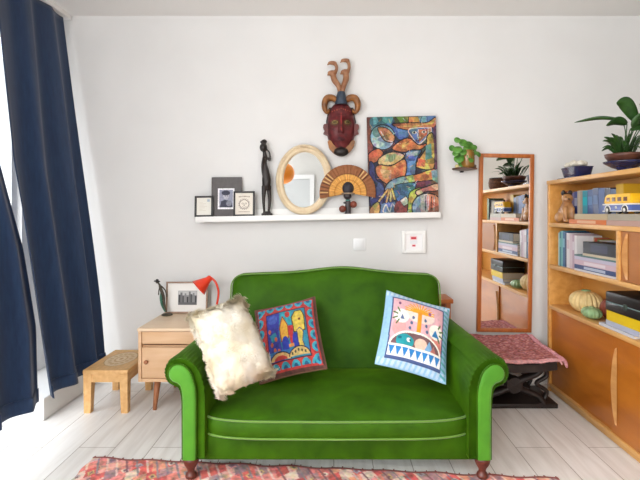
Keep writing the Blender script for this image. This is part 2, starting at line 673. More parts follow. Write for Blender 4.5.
def rug_f(u, v):
    x = b_l[0] + (b_r[0] - b_l[0]) * u
    y = b_l[1] + (b_r[1] - b_l[1]) * u + 0.006 * math.sin(u * 60) * (1 - v)
    z = 0.0045 + 0.0015 * math.sin(u * 45 + v * 7) * max(0, 1 - 16 * v)
    return (x + 0.004 * math.sin(v * 50) * (1 if u < 0.02 else 0), y - 1.15 * v, z)


rug = canvas_mesh('rug', cv, rug_f, M['kilim'])
s_ = rug.modifiers.new('weave', 'SOLIDIFY')
s_.thickness = 0.006
s_.offset = 0
tag(rug, 'coral red patterned kilim rug on the pale floor in front of the green sofa', 'rug')
b = BM()
for k in range(46):
    u = k / 45
    p = Vector(rug_f(u, 0))
    tube(b, [p + Vector((0, -0.004, 0.001)), p + Vector((random.uniform(-.006, .006), 0.012, 0.0))], 0.003, 5)
fg_ = obj('fringe', b, new_mat('fringe_yarn', C(150, 92, 88), 0.9), rug)
fg_['kind'] = 'stuff'

# ------------------------------------------------------------------ sofa
SX, SY = 0.022, 2.22
sofa = thing('sofa', 'green velvet two seat sofa with rolled arms and camel back', 'sofa', (SX, SY, 0))
V = M['velvet']
# frame and front apron
obj('base_frame', bx(-0.66, 0.66, 0.045, 0.86, 0.082, 0.235, 0.012), V, sofa, True, 40)


def plan(s, n=96):
    """bowed-front cushion outline"""
    pts = []
    hw = 0.648
    for k in range(n):
        a = 2 * math.pi * k / n
        c, si = math.cos(a), math.sin(a)
        e = 0.22
        x = hw * math.copysign(abs(c) ** e, c)
        y = math.copysign(abs(si) ** e, si)
        if y < 0:
            yy = 0.34 + y * (0.356 - 0.045 * (abs(x) / hw) ** 4.0)
        else:
            yy = 0.34 + y * 0.36
        pts.append((x * s, 0.34 + (yy - 0.34) * s))
    return pts


R = []
for s, z in ((0.5, 0.205), (0.985, 0.207), (0.998, 0.214), (1.006, 0.245), (0.998, 0.278), (0.985, 0.288), (0.93, 0.296), (0.85, 0.304), (0.7, 0.316), (0.5, 0.327), (0.3, 0.333), (0.1, 0.336), (0.02, 0.3365)):
    R.append([(x, y, z + 0.028 * max(0, y - 0.1) * (1 if z > 0.25 else 0)) for x, y in plan(s)])
cush = obj('seat_cushion', rings(BM(), R), V, sofa, True)
for z, s in ((0.288, 0.995), (0.209, 0.997)):
    b = BM()
    tube(b, [(x, y, z + 0.028 * max(0, y - 0.1) * (1 if z > 0.25 else 0)) for x, y in plan(s)], 0.0048, 6, closed=True)
    obj('piping', b, M['piping'], cush, True)


def back_outline():
    pts = []
    hw, n = 0.672, 40
    pts.append((-hw + 0.03, 0.20))
    pts.append((-hw + 0.005, 0.45))

    def top(x):
        return 0.860 + 0.034 * math.exp(-((x - 0.05) / 0.24) ** 2) - 0.012 * (abs(x) / 0.65) ** 3
    r = 0.075
    for k in range(9):
        a = math.pi - k / 8 * math.pi / 2
        pts.append((-hw + r + r * math.cos(a), top(-hw + r) - r + r * math.sin(a)))
    for k in range(1, n):
        x = -hw + r + (2 * hw - 2 * r) * k / n
        pts.append((x, top(x)))
    for k in range(9):
        a = math.pi / 2 - k / 8 * math.pi / 2
        pts.append((hw - r + r * math.cos(a), top(hw - r) - r + r * math.sin(a)))
    pts.append((hw - 0.005, 0.45))
    pts.append((hw - 0.03, 0.20))
    for k in range(1, 12):
        pts.append((hw - 0.03 - (2 * hw - 0.06) * k / 12, 0.20))
    return pts


bo = back_outline()
R = []
for s, y in ((0.3, 0.135), (0.96, 0.135), (0.992, 0.125), (1.0, 0.10), (1.0, 0.05), (0.992, 0.022), (0.972, 0.006), (0.93, -0.008), (0.85, -0.018), (0.7, -0.026), (0.45, -0.032), (0.15, -0.034)):
    R.append([(x * s, 0.72 + y + 0.30 * (0.5 + (z - 0.5) * s - 0.30), 0.55 + (z - 0.55) * s) for x, z in bo])
back = obj('backrest', rings(BM(), R), V, sofa, True)
b = BM()
tube(b, [(x, 0.72 + 0.012 + 0.30 * (z - 0.30), z) for x, z in bo[1:60]], 0.0045, 6)
obj('piping', b, M['piping'], back, True)

arm_prof = [(.612, .108), (.612, .25), (.612, .40), (.622, .47), (.642, .52), (.674, .556), (.71, .574), (.745, .576), (.778, .562), (.797, .53), (.797, .495), (.783, .466), (.76, .452), (.737, .44), (.726, .41), (.721, .36), (.720, .20), (.720, .108)]
face_prof = [(.651, .110), (.651, .25), (.651, .40), (.657, .455), (.674, .507), (.70, .538), (.728, .550), (.755, .544), (.773, .525), (.778, .505), (.772, .484), (.757, .47), (.738, .463), (.723, .45), (.716, .42), (.713, .37), (.713, .22), (.713, .110)]


def dense(p, n=7):
    return [(q.x, q.y) for q in cat([(a, c, 0) for a, c in p], n)]


for side, nm in ((-1, 'left'), (1, 'right')):
    ap, fp = dense(arm_prof), dense(face_prof)
    n = len(ap)
    cen = Vector((0.69, 0.40))
    R = []
    rows = [(0.012, 0.93), (0.006, 0.97), (0.012, 0.992), (0.028, 1.0), (0.05, 1.002)] + [(0.05 + 0.82 * k / 14, 1.0) for k in range(1, 15)]
    for y, s in rows:
        t = max(0, (y - 0.05) / 0.8)
        ring = []
        for i, (x, z) in enumerate(ap):
            hz = max(0, min(1, (z - 0.2) / 0.25))
            xx = x - 0.085 * t * hz * (0.25 + 0.75 * (x > 0.65) if x < 0.68 else 1)
            zz = z + 0.045 * t * hz
            # narrower shoulder towards the front cap, with gathered pleats over the roll
            q = Vector((xx, zz)) - cen
            nx = cen.x + q.x * (1 - (1 - s) * 0.6)
            nz = cen.y + q.y * (1 - (1 - s) * 0.6) if zz > 0.4 else zz
            if 0.42 < z and y < 0.16:
                pl = 0.0045 * math.sin(i * 1.9) * math.exp(-((y - 0.035) / 0.05) ** 2)
                nx += pl * q.x / (q.length + 1e-6)
                nz += pl * q.y / (q.length + 1e-6)
            ring.append((side * nx, y, nz))
        R.append(ring)
    arm = obj('armrest', rings(BM(), R), V, sofa, True)
    b = BM()
    fo = [Vector((x, z)) for x, z in fp]
    R = []
    for y, k in ((0.03, 1.0), (0.004, 1.0), (-0.006, 0.93), (-0.009, 0.80), (-0.0095, 0.5)):
        ring = []
        for i, (x, z) in enumerate(fp):
            # pull towards the strip's own middle line
            mx, mz = (0.682, z) if z < 0.46 else (0.725, 0.505)
            if 0.40 < z < 0.46:
                mx = 0.69
            ring.append((side * (mx + (x - mx) * k), y, mz + (z - mz) * k))
        R.append(ring)
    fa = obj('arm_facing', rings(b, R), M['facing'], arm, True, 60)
    b = BM()
    tube(b, [(side * x, 0.0, z) for x, z in fp], 0.0042, 6)
    obj('piping', b, V, fa, True)
    # turned front foot and plain rear foot
    b = BM()
    lathe(b, [(0.024, 0.0), (0.028, 0.008), (0.025, 0.018), (0.016, 0.03), (0.019, 0.044), (0.031, 0.062), (0.037, 0.08), (0.038, 0.101)], (side * 0.684, 0.036, 0.0095), 20)
    obj('leg', b, M['cherry'], sofa, True)
    b = BM()
    lathe(b, [(0.016, 0.0), (0.022, 0.085)], (side * 0.60, 0.80, 0.0), 14)
    obj('leg', b, M['cherry'], sofa, True)


# ------------------------------------------------------------------ cushions
def pillow_frame(TL, TR, BR, BL, Yt, Yb):
    (Ya, Yc), (Ye, Yd) = (Yt if isinstance(Yt, tuple) else (Yt, Yt)), (Yb if isinstance(Yb, tuple) else (Yb, Yb))
    a, c, d, e = at(*TL, Ya), at(*TR, Yc), at(*BR, Yd), at(*BL, Ye)
    r = ((c - a) + (d - e)) / 2
    u = ((a - e) + (c - d)) / 2
    wd, hg = r.length, u.length
    r.normalize()
    u = (u - r * u.dot(r)).normalized()
    n = r.cross(u)
    m = Matrix((r, u, n)).transposed()
    return (a + c + d + e) / 4, m.to_euler(), wd, hg


def pillow_z(p, q, t):
    """half thickness at p,q in -1..1"""
    return t * max(0.0, (1 - abs(p) ** 2.6)) ** 0.62 * max(0.0, (1 - abs(q) ** 2.6)) ** 0.62 + 0.003


def pillow_xy(p, q, wd, hg):
    k = 0.045
    return (wd / 2 * p * (1 - k * (1 - q * q) * abs(p) ** 2), hg / 2 * q * (1 - k * (1 - p * p) * abs(q) ** 2))


def pillow(name, label, corners, Yt, Yb, th, cv, back_mat, pipe_mat):
    loc, rot, wd, hg = pillow_frame(*corners, Yt, Yb)
    root = thing(name, label, 'cushion', loc, rot)

    def front(u, v):
        p, q = 2 * u - 1, 1 - 2 * v
        x, y = pillow_xy(p, q, wd, hg)
        z = pillow_z(p, q, th) + 0.003 * math.sin(9 * p + 4 * q) * (1 - p * p) * (1 - q * q)
        return (x, y, z)
    canvas_mesh('front_cover', cv, front, M['fabric'], root)
    b_ = BM()

    def rear(u, v):
        p, q = 2 * u - 1, 1 - 2 * v
        x, y = pillow_xy(p, q, wd, hg)
        return (x, y, -pillow_z(p, q, th))
    grid(b_, rear, 40, 40)
    obj('back_cover', b_, back_mat, root, True)
    ed = []
    for k in range(4):
        for i in range(20):
            t = -1 + 2 * i / 20
            p, q = [(t, 1), (1, -t), (-t, -1), (-1, t)][k]
            x, y = pillow_xy(p, q, wd, hg)
            ed.append((x, y, 0))
    b_ = BM()
    tube(b_, ed, 0.005, 6, closed=True)
    obj('seam', b_, pipe_mat, root, True)
    return root, wd, hg


# carnival coloured cushion
cv = Canvas(150, 150, (104, 62, 54))
cv.rect(0.045, 0.035, 0.965, 0.965, (206, 52, 46))
for k in range(6):
    t = 0.115 + k * 0.154
    for (cu, cvv, hf) in ((t, 0.06, 'bottom'), (t, 0.94, 'top'), (0.06, t, 'right'), (0.94, t, 'left')):
        ru, rv = (0.068, 0.085) if hf in ('bottom', 'top') else (0.085, 0.068)
        cv.ell(cu, cvv, ru, rv, (38, 170, 196), hf)
        cv.ell(cu, cvv, ru * 0.5, rv * 0.5, (30, 96, 140), hf)
cv.rect(0.19, 0.17, 0.83, 0.85, (74, 36, 60))
cv.rect(0.205, 0.185, 0.815, 0.835, (30, 140, 170))
cv.poly([(0.205, 0.185), (0.42, 0.185), (0.38, 0.5), (0.43, 0.835), (0.205, 0.835)], (54, 62, 170))
cv.ell(0.30, 0.27, 0.08, 0.07, (70, 100, 200))
cv.poly([(0.24, 0.50), (0.33, 0.46), (0.36, 0.56), (0.27, 0.6)], (34, 150, 176))
for q in ((0.26, 0.62), (0.33, 0.56), (0.30, 0.70), (0.36, 0.72), (0.24, 0.44)):
    cv.ell(q[0], q[1], 0.022, 0.03, (220, 100, 50))
cv.rect(0.44, 0.19, 0.60, 0.40, (30, 170, 190))
cv.poly([(0.41, 0.60), (0.40, 0.42), (0.46, 0.26), (0.53, 0.40), (0.53, 0.56), (0.47, 0.62)], (250, 178, 24), line=(150, 60, 30))
cv.poly([(0.60, 0.30), (0.66, 0.21), (0.76, 0.21), (0.80, 0.30), (0.79, 0.50), (0.62, 0.52)], (236, 206, 60), line=(90, 60, 30))
cv.ell(0.72, 0.34, 0.02, 0.02, (120, 50, 30))
cv.ell(0.54, 0.24, 0.04, 0.05, (206, 50, 44))
cv.poly([(0.53, 0.42), (0.61, 0.42), (0.60, 0.68), (0.55, 0.68)], (204, 44, 46))
cv.ell(0.47, 0.66, 0.055, 0.12, (36, 58, 176))
cv.ell(0.63, 0.64, 0.05, 0.12, (36, 58, 176))
cv.poly([(0.66, 0.50), (0.71, 0.46), (0.76, 0.52), (0.73, 0.64), (0.75, 0.72), (0.67, 0.72)], (230, 200, 70), line=(60, 60, 120), lw=0.006)
cv.rect(0.52, 0.66, 0.60, 0.70, (230, 150, 60))
cv.rect(0.205, 0.72, 0.815, 0.76, (40, 120, 190))
cv.ell(0.37, 0.83, 0.165, 0.105, (52, 40, 60), 'top')
cv.ell(0.37, 0.83, 0.15, 0.09, (230, 190, 110), 'top')
cv.ell(0.37, 0.83, 0.10, 0.055, (206, 56, 44), 'top')
cv.ell(0.66, 0.82, 0.165, 0.12, (52, 40, 60), 'top')
cv.ell(0.66, 0.82, 0.15, 0.105, (226, 190, 110), 'top')
for k in range(5):
    cv.ell(0.55 + k * 0.05, 0.78 - 0.015 * (2 - abs(k - 2)), 0.014, 0.02, (90, 90, 60))
cv.grain(0.18, 34, 0.3)
cv.c = (cv.c * 0.88 + 0.12 * cv.c.mean(-1, keepdims=True)) * 0.78
cu1, _w, _h = pillow('cushion', 'multicoloured cushion with red and turquoise scalloped border, next to the white fur cushion',
       ((248, 312), (311, 299), (331, 366), (268, 383)), 2.92, 2.60, 0.062, cv, new_mat('cushion_brown', C(96, 62, 48), 0.9), new_mat('cushion_seam', C(110, 76, 56), 0.9))

# pale blue and pink cushion
cv = Canvas(150, 150, (150, 190, 222))
for k in range(14):
    cv.poly([(k / 14, 0), (k / 14 + 0.04, 0), (k / 14 + 0.02, 0.08), (k / 14 - 0.02, 0.08)], (196, 216, 232))
    cv.poly([(k / 14, 0.92), (k / 14 + 0.04, 0.92), (k / 14 + 0.02, 1), (k / 14 - 0.02, 1)], (186, 206, 228))
    cv.poly([(0.9, k / 14), (1, k / 14 + 0.03), (1, k / 14 + 0.06), (0.9, k / 14 + 0.03)], (96, 170, 180))
cv.poly([(0.08, 0.09), (0.90, 0.09), (0.90, 0.93), (0.09, 0.93)], (64, 82, 128))
cv.poly([(0.10, 0.11), (0.88, 0.11), (0.88, 0.91), (0.11, 0.91)], (224, 176, 184))
cv.ell(0.78, 0.66, 0.10, 0.12, (212, 132, 120))
cv.ell(0.22, 0.52, 0.1, 0.12, (230, 160, 160))
cv.ell(0.52, 0.30, 0.22, 0.12, (238, 216, 206))
for k in range(13):                                    # orange tree with a fan crown
    a = rad(-172 + k * 13.7)
    L_ = 0.24 + 0.02 * (k % 2)
    cv.poly([(0.495, 0.27), (0.505 + L_ * math.cos(a) * 0.95, 0.29 + 0.62 * L_ * math.sin(a) - 0.02), (0.515, 0.29)], (240, 164, 36))
    cv.line([(0.505, 0.28), (0.505 + L_ * math.cos(a) * 0.9, 0.28 + 0.6 * L_ * math.sin(a))], 0.010, (240, 164, 36))
cv.rect(0.475, 0.26, 0.535, 0.60, (232, 150, 36))
for k in range(4):
    for q in (-1, 1):
        cv.ell(0.505 + q * (0.09 + 0.018 * k), 0.36 + k * 0.075, 0.02, 0.024, (86, 104, 140))
for cu, cvv in ((0.24, 0.37), (0.77, 0.47)):
    cv.ell(cu, cvv, 0.11, 0.10, (240, 236, 226))
    for k in range(4):
        a = rad(-60 + 40 * k) if cu > 0.5 else rad(120 + 40 * k)
        cv.line([(cu + 0.07 * math.cos(a), cvv + 0.07 * math.sin(a)), (cu + 0.13 * math.cos(a), cvv + 0.13 * math.sin(a))], 0.011, (84, 110, 60))
cv.poly([(0.71, 0.54), (0.76, 0.44), (0.83, 0.54)], (44, 122, 180))
cv.poly([(0.22, 0.42), (0.25, 0.34), (0.29, 0.42)], (90, 110, 150))
cv.ell(0.20, 0.18, 0.02, 0.025, (120, 70, 110))
cv.ell(0.66, 0.24, 0.025, 0.03, (150, 90, 130))
cv.ell(0.49, 0.76, 0.385, 0.215, (246, 240, 230), 'top')
cv.ell(0.49, 0.76, 0.36, 0.19, (120, 88, 92), 'top')
cv.ell(0.33, 0.69, 0.13, 0.085, (40, 150, 160))
cv.ell(0.38, 0.67, 0.03, 0.03, (230, 240, 240))
cv.ell(0.40, 0.67, 0.013, 0.013, (20, 60, 80))
cv.ell(0.25, 0.66, 0.03, 0.02, (30, 100, 120))
cv.ell(0.56, 0.69, 0.09, 0.075, (232, 190, 170))
cv.poly([(0.62, 0.74), (0.68, 0.62), (0.76, 0.76)], (120, 170, 210))
cv.poly([(0.70, 0.75), (0.75, 0.66), (0.8, 0.75)], (190, 120, 110))
cv.rect(0.11, 0.745, 0.88, 0.765, (240, 236, 230))
cv.rect(0.11, 0.765, 0.88, 0.89, (240, 240, 240))
for k in range(8):
    u0 = 0.115 + k * 0.095
    cv.poly([(u0, 0.77), (u0 + 0.09, 0.77), (u0 + 0.045, 0.885)], (48, 128, 196))
cv.rect(0.09, 0.89, 0.90, 0.915, (74, 92, 140))
cv.grain(0.06, 40, 0.2)
cu2, _w, _h = pillow('cushion', 'pale blue and pink cushion with orange tree and triangle row, leaning by the right arm',
       ((390, 293), (455, 310), (439, 383), (372, 361)), 2.92, 2.60, 0.066, cv, new_mat('cushion_blue', C(120, 170, 196), 0.9), new_mat('seam_blue', C(150, 190, 216), 0.9))

# sheepskin cushion
loc, rot, wd, hg = pillow_frame((186, 314), (251, 297), (266, 374), (221, 399), (2.60, 2.80), (2.43, 2.56))
fur = thing('fur_cushion', 'white shaggy sheepskin cushion leaning on the left arm of the green sofa', 'cushion', loc, rot)


def fur_xy(p, q):
    return pillow_xy(p, q, wd, hg)


b = BM()
for sgn in (1, -1):
    grid(b, lambda u, v: (*fur_xy(2 * u - 1, 1 - 2 * v), sgn * pillow_z(2 * u - 1, 1 - 2 * v, 0.065)), 30, 30)
bmesh.ops.remove_doubles(b, verts=b.verts[:], dist=0.007)
M['hide'] = varied('sheepskin', C(230, 212, 178), C(244, 234, 214), (14, 14, 14), 0.95)
core = obj('cushion_body', b, M['hide'], fur, True)
b = BM()
rr = random.Random(5)
fnorm = []
for k in range(26000):
    p, q = rr.uniform(-1, 1), rr.uniform(-1, 1)
    if rr.random() < 0.28:
        if rr.random() < 0.5:
            p = math.copysign(1 - abs(rr.gauss(0, 0.04)), p)
        else:
            q = math.copysign(1 - abs(rr.gauss(0, 0.04)), q)
    p, q = max(-1, min(1, p)), max(-1, min(1, q))
    sg = 1 if rr.random() < 0.82 else -1
    x, y = fur_xy(p, q)
    z = sg * pillow_z(p, q, 0.065)
    edge = max(abs(p), abs(q)) ** 3
    if sg < 0 and edge > 0.6:
        sg = 1
        z = -z
    n = Vector((p * abs(p) * 1.1 * edge + 0.2 * p, q * abs(q) * 1.1 * edge + 0.2 * q, sg * (1.1 - 0.95 * edge))).normalized()
    cl = noise.noise_vector(Vector((x * 24, y * 24, sg))) * 0.55
    n2 = Vector((n.x, n.y, n.z if (sg > 0 or edge < 0.35) else abs(n.z) + 0.5)).normalized()
    fl_ = Vector((p, q - 0.25, 0)) * 0.8 + cl * 2.0 + Vector((rr.uniform(-.4, .4), rr.uniform(-.4, .4), 0))
    fl_ = fl_ - n * fl_.dot(n)
    if fl_.length < 1e-3:
        fl_ = n.orthogonal()
    d = (fl_.normalized() * 0.9 + n * rr.uniform(0.25, 0.6)).normalized()
    L_ = rr.uniform(0.018, 0.036) * (1 + 0.3 * edge ** 3)
    p0 = Vector((x, y, z))
    sd = (d.cross(n) if abs(d.dot(n)) < 0.97 else d.orthogonal()).normalized()
    sd.rotate(Matrix.Rotation(rr.uniform(-0.5, 0.5), 3, d))
    p1 = p0 + d * L_ * 0.55
    p2 = p0 + (d - n * 0.25 + cl * 0.6).normalized() * L_
    w_ = 0.0020
    v = [b.verts.new(p0 - sd * w_), b.verts.new(p0 + sd * w_), b.verts.new(p1 + sd * w_ * 0.8), b.verts.new(p1 - sd * w_ * 0.8), b.verts.new(p2)]
    if (p1 - p0).cross(sd).dot(n2) > 0:
        b.faces.new((v[3], v[2], v[1], v[0]))
        b.faces.new((v[4], v[2], v[3]))
    else:
        b.faces.new((v[0], v[1], v[2], v[3]))
        b.faces.new((v[3], v[2], v[4]))
    nn = tuple((n2 + d * 0.4 + cl * 0.7).normalized())
    fnorm.extend([nn] * 5)
me = bpy.data.meshes.new('fur')
b.to_mesh(me)
b.free()
for p in me.polygons:
    p.use_smooth = True
me.normals_split_custom_set_from_vertices(fnorm)
fl = varied('fleece', C(238, 224, 192), C(252, 247, 236), (8, 8, 8), 0.9, spec=0.1)
me.materials.append(fl)
fo_ = bpy.data.objects.new('fur', me)
COL.objects.link(fo_)
fo_.parent = fur

# settle the cushions so that they touch the sofa without sinking into it
for o, k in ((fur, 0.893), (cu1, 0.988), (cu2, 0.94)):
    o.location = CAM + (o.location - CAM) * k
    o.scale = (k, k, k)

# ------------------------------------------------------------------ pine footstool
st = thing('footstool', 'small pine footstool with pale oval motif beside the navy curtain', 'stool', (-1.412, 2.985, 0))
cv = Canvas(60, 90, (222, 178, 118), 1.6)
cv.bands(0, 9, 0.04)
cv.grain(0.05, 12)
cv.ell(0.5, 0.48, 0.36, 0.36, (190, 148, 96))
cv.ell(0.5, 0.48, 0.34, 0.345, (226, 200, 160))
for k in range(14):
    a = k / 14 * 2 * math.pi
    cv.ell(0.5 + 0.24 * math.cos(a), 0.48 + 0.25 * math.sin(a), 0.05, 0.035, (206, 170, 122))
cv.ell(0.5, 0.48, 0.15, 0.16, (204, 166, 118))
cv.ell(0.5, 0.48, 0.11, 0.12, (230, 206, 168))
cv.ell(0.5, 0.48, 0.05, 0.05, (200, 160, 112))
obj('seat', bx(-0.14, 0.14, 0, 0.45, 0.245, 0.272, 0.005), M['pine'], st, True, 40)
canvas_mesh('oval_motif', cv, lambda u, v: (-0.132 + 0.264 * u, 0.442 - 0.434 * v, 0.2726), attr_mat('inlay', 0.5), st)
for x in (-1, 1):
    for y in (0.03, 0.42):
        b = BM()
        t = BM()
        bmesh.ops.create_cube(t, size=1)
        for v in t.verts:
            k = 1.0 if v.co.z > 0 else 0.78
            v.co = Vector((x * 0.112 + v.co.x * 0.052 * k + (0 if v.co.z > 0 else x * 0.004), y + v.co.y * 0.052 * k, 0.245 if v.co.z > 0 else 0.0))
        merge(b, t)
        obj('leg', b, M['pine'], st)
for y in (0.018, 0.432):
    obj('apron', bx(-0.09, 0.09, y - 0.01, y + 0.01, 0.195, 0.246), M['pine'], st)
for x in (-0.125, 0.125):
    obj('apron', bx(x - 0.01, x + 0.01, 0.05, 0.40, 0.195, 0.246), M['pine'], st)

# ------------------------------------------------------------------ nightstand
NX0, NX1, NY0, NY1 = -1.212, -0.765, 3.0, 3.50
ns = thing('nightstand', 'pale beech nightstand with one drawer and a door between footstool and sofa', 'nightstand', ((NX0 + NX1) / 2, NY0, 0))
hw = (NX1 - NX0) / 2
dp = NY1 - NY0
b = BM()
bx(-hw, -hw + 0.02, 0.0, dp, 0.194, 0.510, 0.002, b)
bx(hw - 0.02, hw, 0.0, dp, 0.194, 0.510, 0.002, b)
bx(-hw + 0.02, hw - 0.02, 0.0, dp, 0.194, 0.214, 0.001, b)
bx(-hw + 0.02, hw - 0.02, 0.03, dp, 0.404, 0.416, 0.0, b)
bx(-hw + 0.02, hw - 0.02, dp - 0.01, dp, 0.214, 0.510, 0.0, b)
obj('carcass', b, M['beech'], ns, True, 30)
obj('top', bx(-hw - 0.004, hw + 0.004, -0.006, dp, 0.510, 0.530, 0.004), M['beech_top'], ns, True, 30)
obj('drawer', bx(-hw + 0.023, hw - 0.023, 0.004, 0.30, 0.430, 0.506, 0.003), M['beech'], ns, True, 30)
dd = obj('door', bx(-hw + 0.023, hw - 0.023, 0.003, 0.022, 0.217, 0.408, 0.003), M['beech'], ns, True, 30)
b = BM()
lathe(b, [(0.006, 0), (0.006, 0.010), (0.013, 0.016), (0.013, 0.024), (0.008, 0.028)], (-hw + 0.055, 0.003, 0.322), 18, Matrix.Rotation(rad(90), 4, 'X'))
obj('knob', b, M['beech_leg'], dd, True)
for x in (-1, 1):
    for y in (0.07, dp - 0.06):
        b = BM()
        tube(b, [(x * (hw - 0.10), y, 0.20), (x * (hw - 0.085), y - (0.02 if y < 0.1 else -0.01), 0.0)], [0.022, 0.012], 14)
        obj('leg', b, M['beech_leg'], ns, True)


# ------------------------------------------------------------------ framed pictures
def framed(name, label, loc, w_, h_, fw, mat_f, cv, lean=0.06, tilt=0.0, depth=0.016, glazed=False, cat_='picture frame'):
    root = thing(name, label, cat_, loc, (-lean, tilt, 0))
    b_ = BM()
    x = w_ / 2
    bx(-x, -x + fw, 0, depth, 0, h_, 0.0015, b_)
    bx(x - fw, x, 0, depth, 0, h_, 0.0015, b_)
    bx(-x + fw, x - fw, 0, depth, 0, fw, 0.0015, b_)
    bx(-x + fw, x - fw, 0, depth, h_ - fw, h_, 0.0015, b_)
    obj('frame', b_, mat_f, root, True, 30)
    obj('backing', bx(-x + fw * 0.5, x - fw * 0.5, depth * 0.7, depth * 0.95, fw * 0.5, h_ - fw * 0.5), M['black'], root)
    canvas_mesh('picture', cv, lambda u, v: (-x + fw + (w_ - 2 * fw) * u, depth * 0.6, h_ - fw - (h_ - 2 * fw) * v), M['print'], root)
    return root


# townscape photo on the nightstand
cv = Canvas(90, 66, (238, 236, 232), 0.72)
cv.rect(0.27, 0.27, 0.76, 0.77, (150, 150, 152))
cv.rect(0.28, 0.28, 0.75, 0.42, (196, 196, 196))
for k in range(9):
    u0 = 0.28 + k * 0.053
    hh = [0.40, 0.32, 0.45, 0.36, 0.48, 0.30, 0.38, 0.34, 0.44][k]
    cv.rect(u0, hh, u0 + 0.045, 0.72, [(70, 70, 72), (116, 116, 118), (90, 90, 92), (136, 136, 138)][k % 4])
cv.rect(0.28, 0.68, 0.75, 0.76, (104, 104, 106))
framed('framed_photo', 'thin wooden frame with a small black and white town photo on the nightstand', (-1.045, 3.438, 0.5315), 0.300, 0.224, 0.011, varied('frame_wood', C(170, 142, 122), C(146, 116, 96), (20, 20, 20), 0.5), cv, 0.09)

# red lamp
P = [at(x, y, 3.27) for x, y in ((217, 304), (218.5, 292), (216, 283), (212, 278.5), (209.5, 277.5))]
lb = Vector((P[0].x - 0.03, 3.27, 0.5308))
lamp = thing('desk_lamp', 'small red desk lamp with a cone shade on the nightstand', 'lamp', lb)
b = BM()
lathe(b, [(0.045, 0), (0.047, 0.008), (0.04, 0.016), (0.012, 0.022)], (0, 0, 0), 24)
obj('base', b, M['red'], lamp, True)
b = BM()
tube(b, cat([(0, 0, 0.02), (0.012, 0, 0.045)] + [p - lb for p in P], 8), 0.0075, 10)
obj('arm', b, M['red'], lamp, True)
ap_, mo_ = at(209.5, 278.5, 3.27) - lb, at(198.5, 288.0, 3.235) - lb
ax = (mo_ - ap_).normalized()
q = Vector((0, 0, 1)).rotation_difference(ax).to_matrix().to_4x4()
b = BM()
L_ = (mo_ - ap_).length
t = [(0.012, -0.016), (0.02, -0.01), (0.022, 0.012), (0.027, 0.022), (0.062, L_), (0.060, L_), (0.024, 0.022), (0.018, 0.01)]
lathe(b, t, ap_, 30, q)
obj('lamp_shade', b, M['red'], lamp, True, 50)
b = BM()
ball(b, ap_ + ax * L_ * 0.5, 0.02)
obj('bulb', b, new_mat('bulb', C(240, 236, 226), 0.3), lamp, True)

# wiry patinated figure
fb = at(167, 314, 3.38)
fb.z = 0.5308
fg = thing('figurine', 'thin patinated metal figure of a walker in a flat hat on the nightstand', 'figurine', fb)
M['bronze'] = varied('bronze', C(60, 54, 46), C(86, 78, 64), (60, 60, 60), 0.5, metal=0.4)
M['patina'] = varied('patina', C(70, 128, 104), C(48, 92, 76), (60, 60, 60), 0.6)
b = BM()
lathe(b, [(0.036, 0), (0.038, 0.004), (0.032, 0.009), (0.0, 0.011)], (0, 0, 0), 24)
obj('base', b, M['bronze'], fg, True)


def L3(pts, Y=3.38):
    return [at(x, y, Y) - fb for x, y in pts]


b = BM()
tube(b, cat(L3([(166.5, 312), (164, 304), (163.5, 297), (160.5, 288), (159.5, 284)]), 6), [0.006, 0.008, 0.009, 0.012, 0.010, 0.006], 8)
tube(b, cat(L3([(160.5, 286), (159, 290), (158.5, 295)]), 6), [0.006, 0.004, 0.004], 6)
tube(b, cat(L3([(161, 286), (165, 290), (167, 297)]), 6), [0.006, 0.004, 0.004], 6)
tube(b, L3([(159.5, 285), (158, 282)]), 0.006, 6)
ball(b, L3([(157.2, 282)])[0], 0.011)
obj('body', b, M['bronze'], fg, True)
b = BM()
tube(b, cat(L3([(165.5, 312), (162, 305), (161, 298), (161.5, 293)]), 6), [0.005, 0.008, 0.01, 0.008], 8)
obj('leg', b, M['patina'], fg, True)
b = BM()
lathe(b, [(0.022, 0), (0.021, 0.004), (0.010, 0.007), (0.008, 0.016), (0.0, 0.018)], L3([(157, 281.5)])[0], 18, Matrix.Rotation(rad(8), 4, 'Y'))
obj('hat', b, M['black'], fg, True)

# ------------------------------------------------------------------ picture ledge and what stands on it
LX0, LX1 = -0.972, 0.772
LS = (1.2535 - 1.2185) / (LX1 - LX0)


def lz(x):
    return 1.2185 + (x - LX0) * LS


lt = math.atan(LS)
lg = thing('picture_ledge', 'long white picture ledge on the back wall above the green sofa', 'shelf', ((LX0 + LX1) / 2, YB, lz((LX0 + LX1) / 2)), (0, -lt, 0))
hl = (LX1 - LX0) / 2
obj('board', bx(-hl, hl, -0.115, 0.0, -0.018, 0.0, 0.002), M['white'], lg, True, 30)
obj('front_lip', bx(-hl, hl, -0.118, -0.104, -0.036, 0.004, 0.003), M['white'], lg, True, 30)
obj('back_rail', bx(-hl, hl, -0.014, 0.0, -0.018, 0.05, 0.002), M['white'], lg, True, 30)

# small black frame
cv = Canvas(40, 50, (226, 222, 212), 1.2)
for k in range(7):
    cv.rect(0.2, 0.25 + k * 0.08, 0.2 + 0.2 + 0.08 * ((k * 3) % 5), 0.27 + k * 0.08, (206, 196, 180))
cv.rect(0.72, 0.1, 0.88, 0.22, (170, 180, 190))
x = -0.922
framed('framed_letter', 'small black frame with cream paper at the left end of the white ledge', (x, 3.445, lz(x) + 0.003), 0.132, 0.152, 0.013, M['black'], cv, 0.10, -0.015)
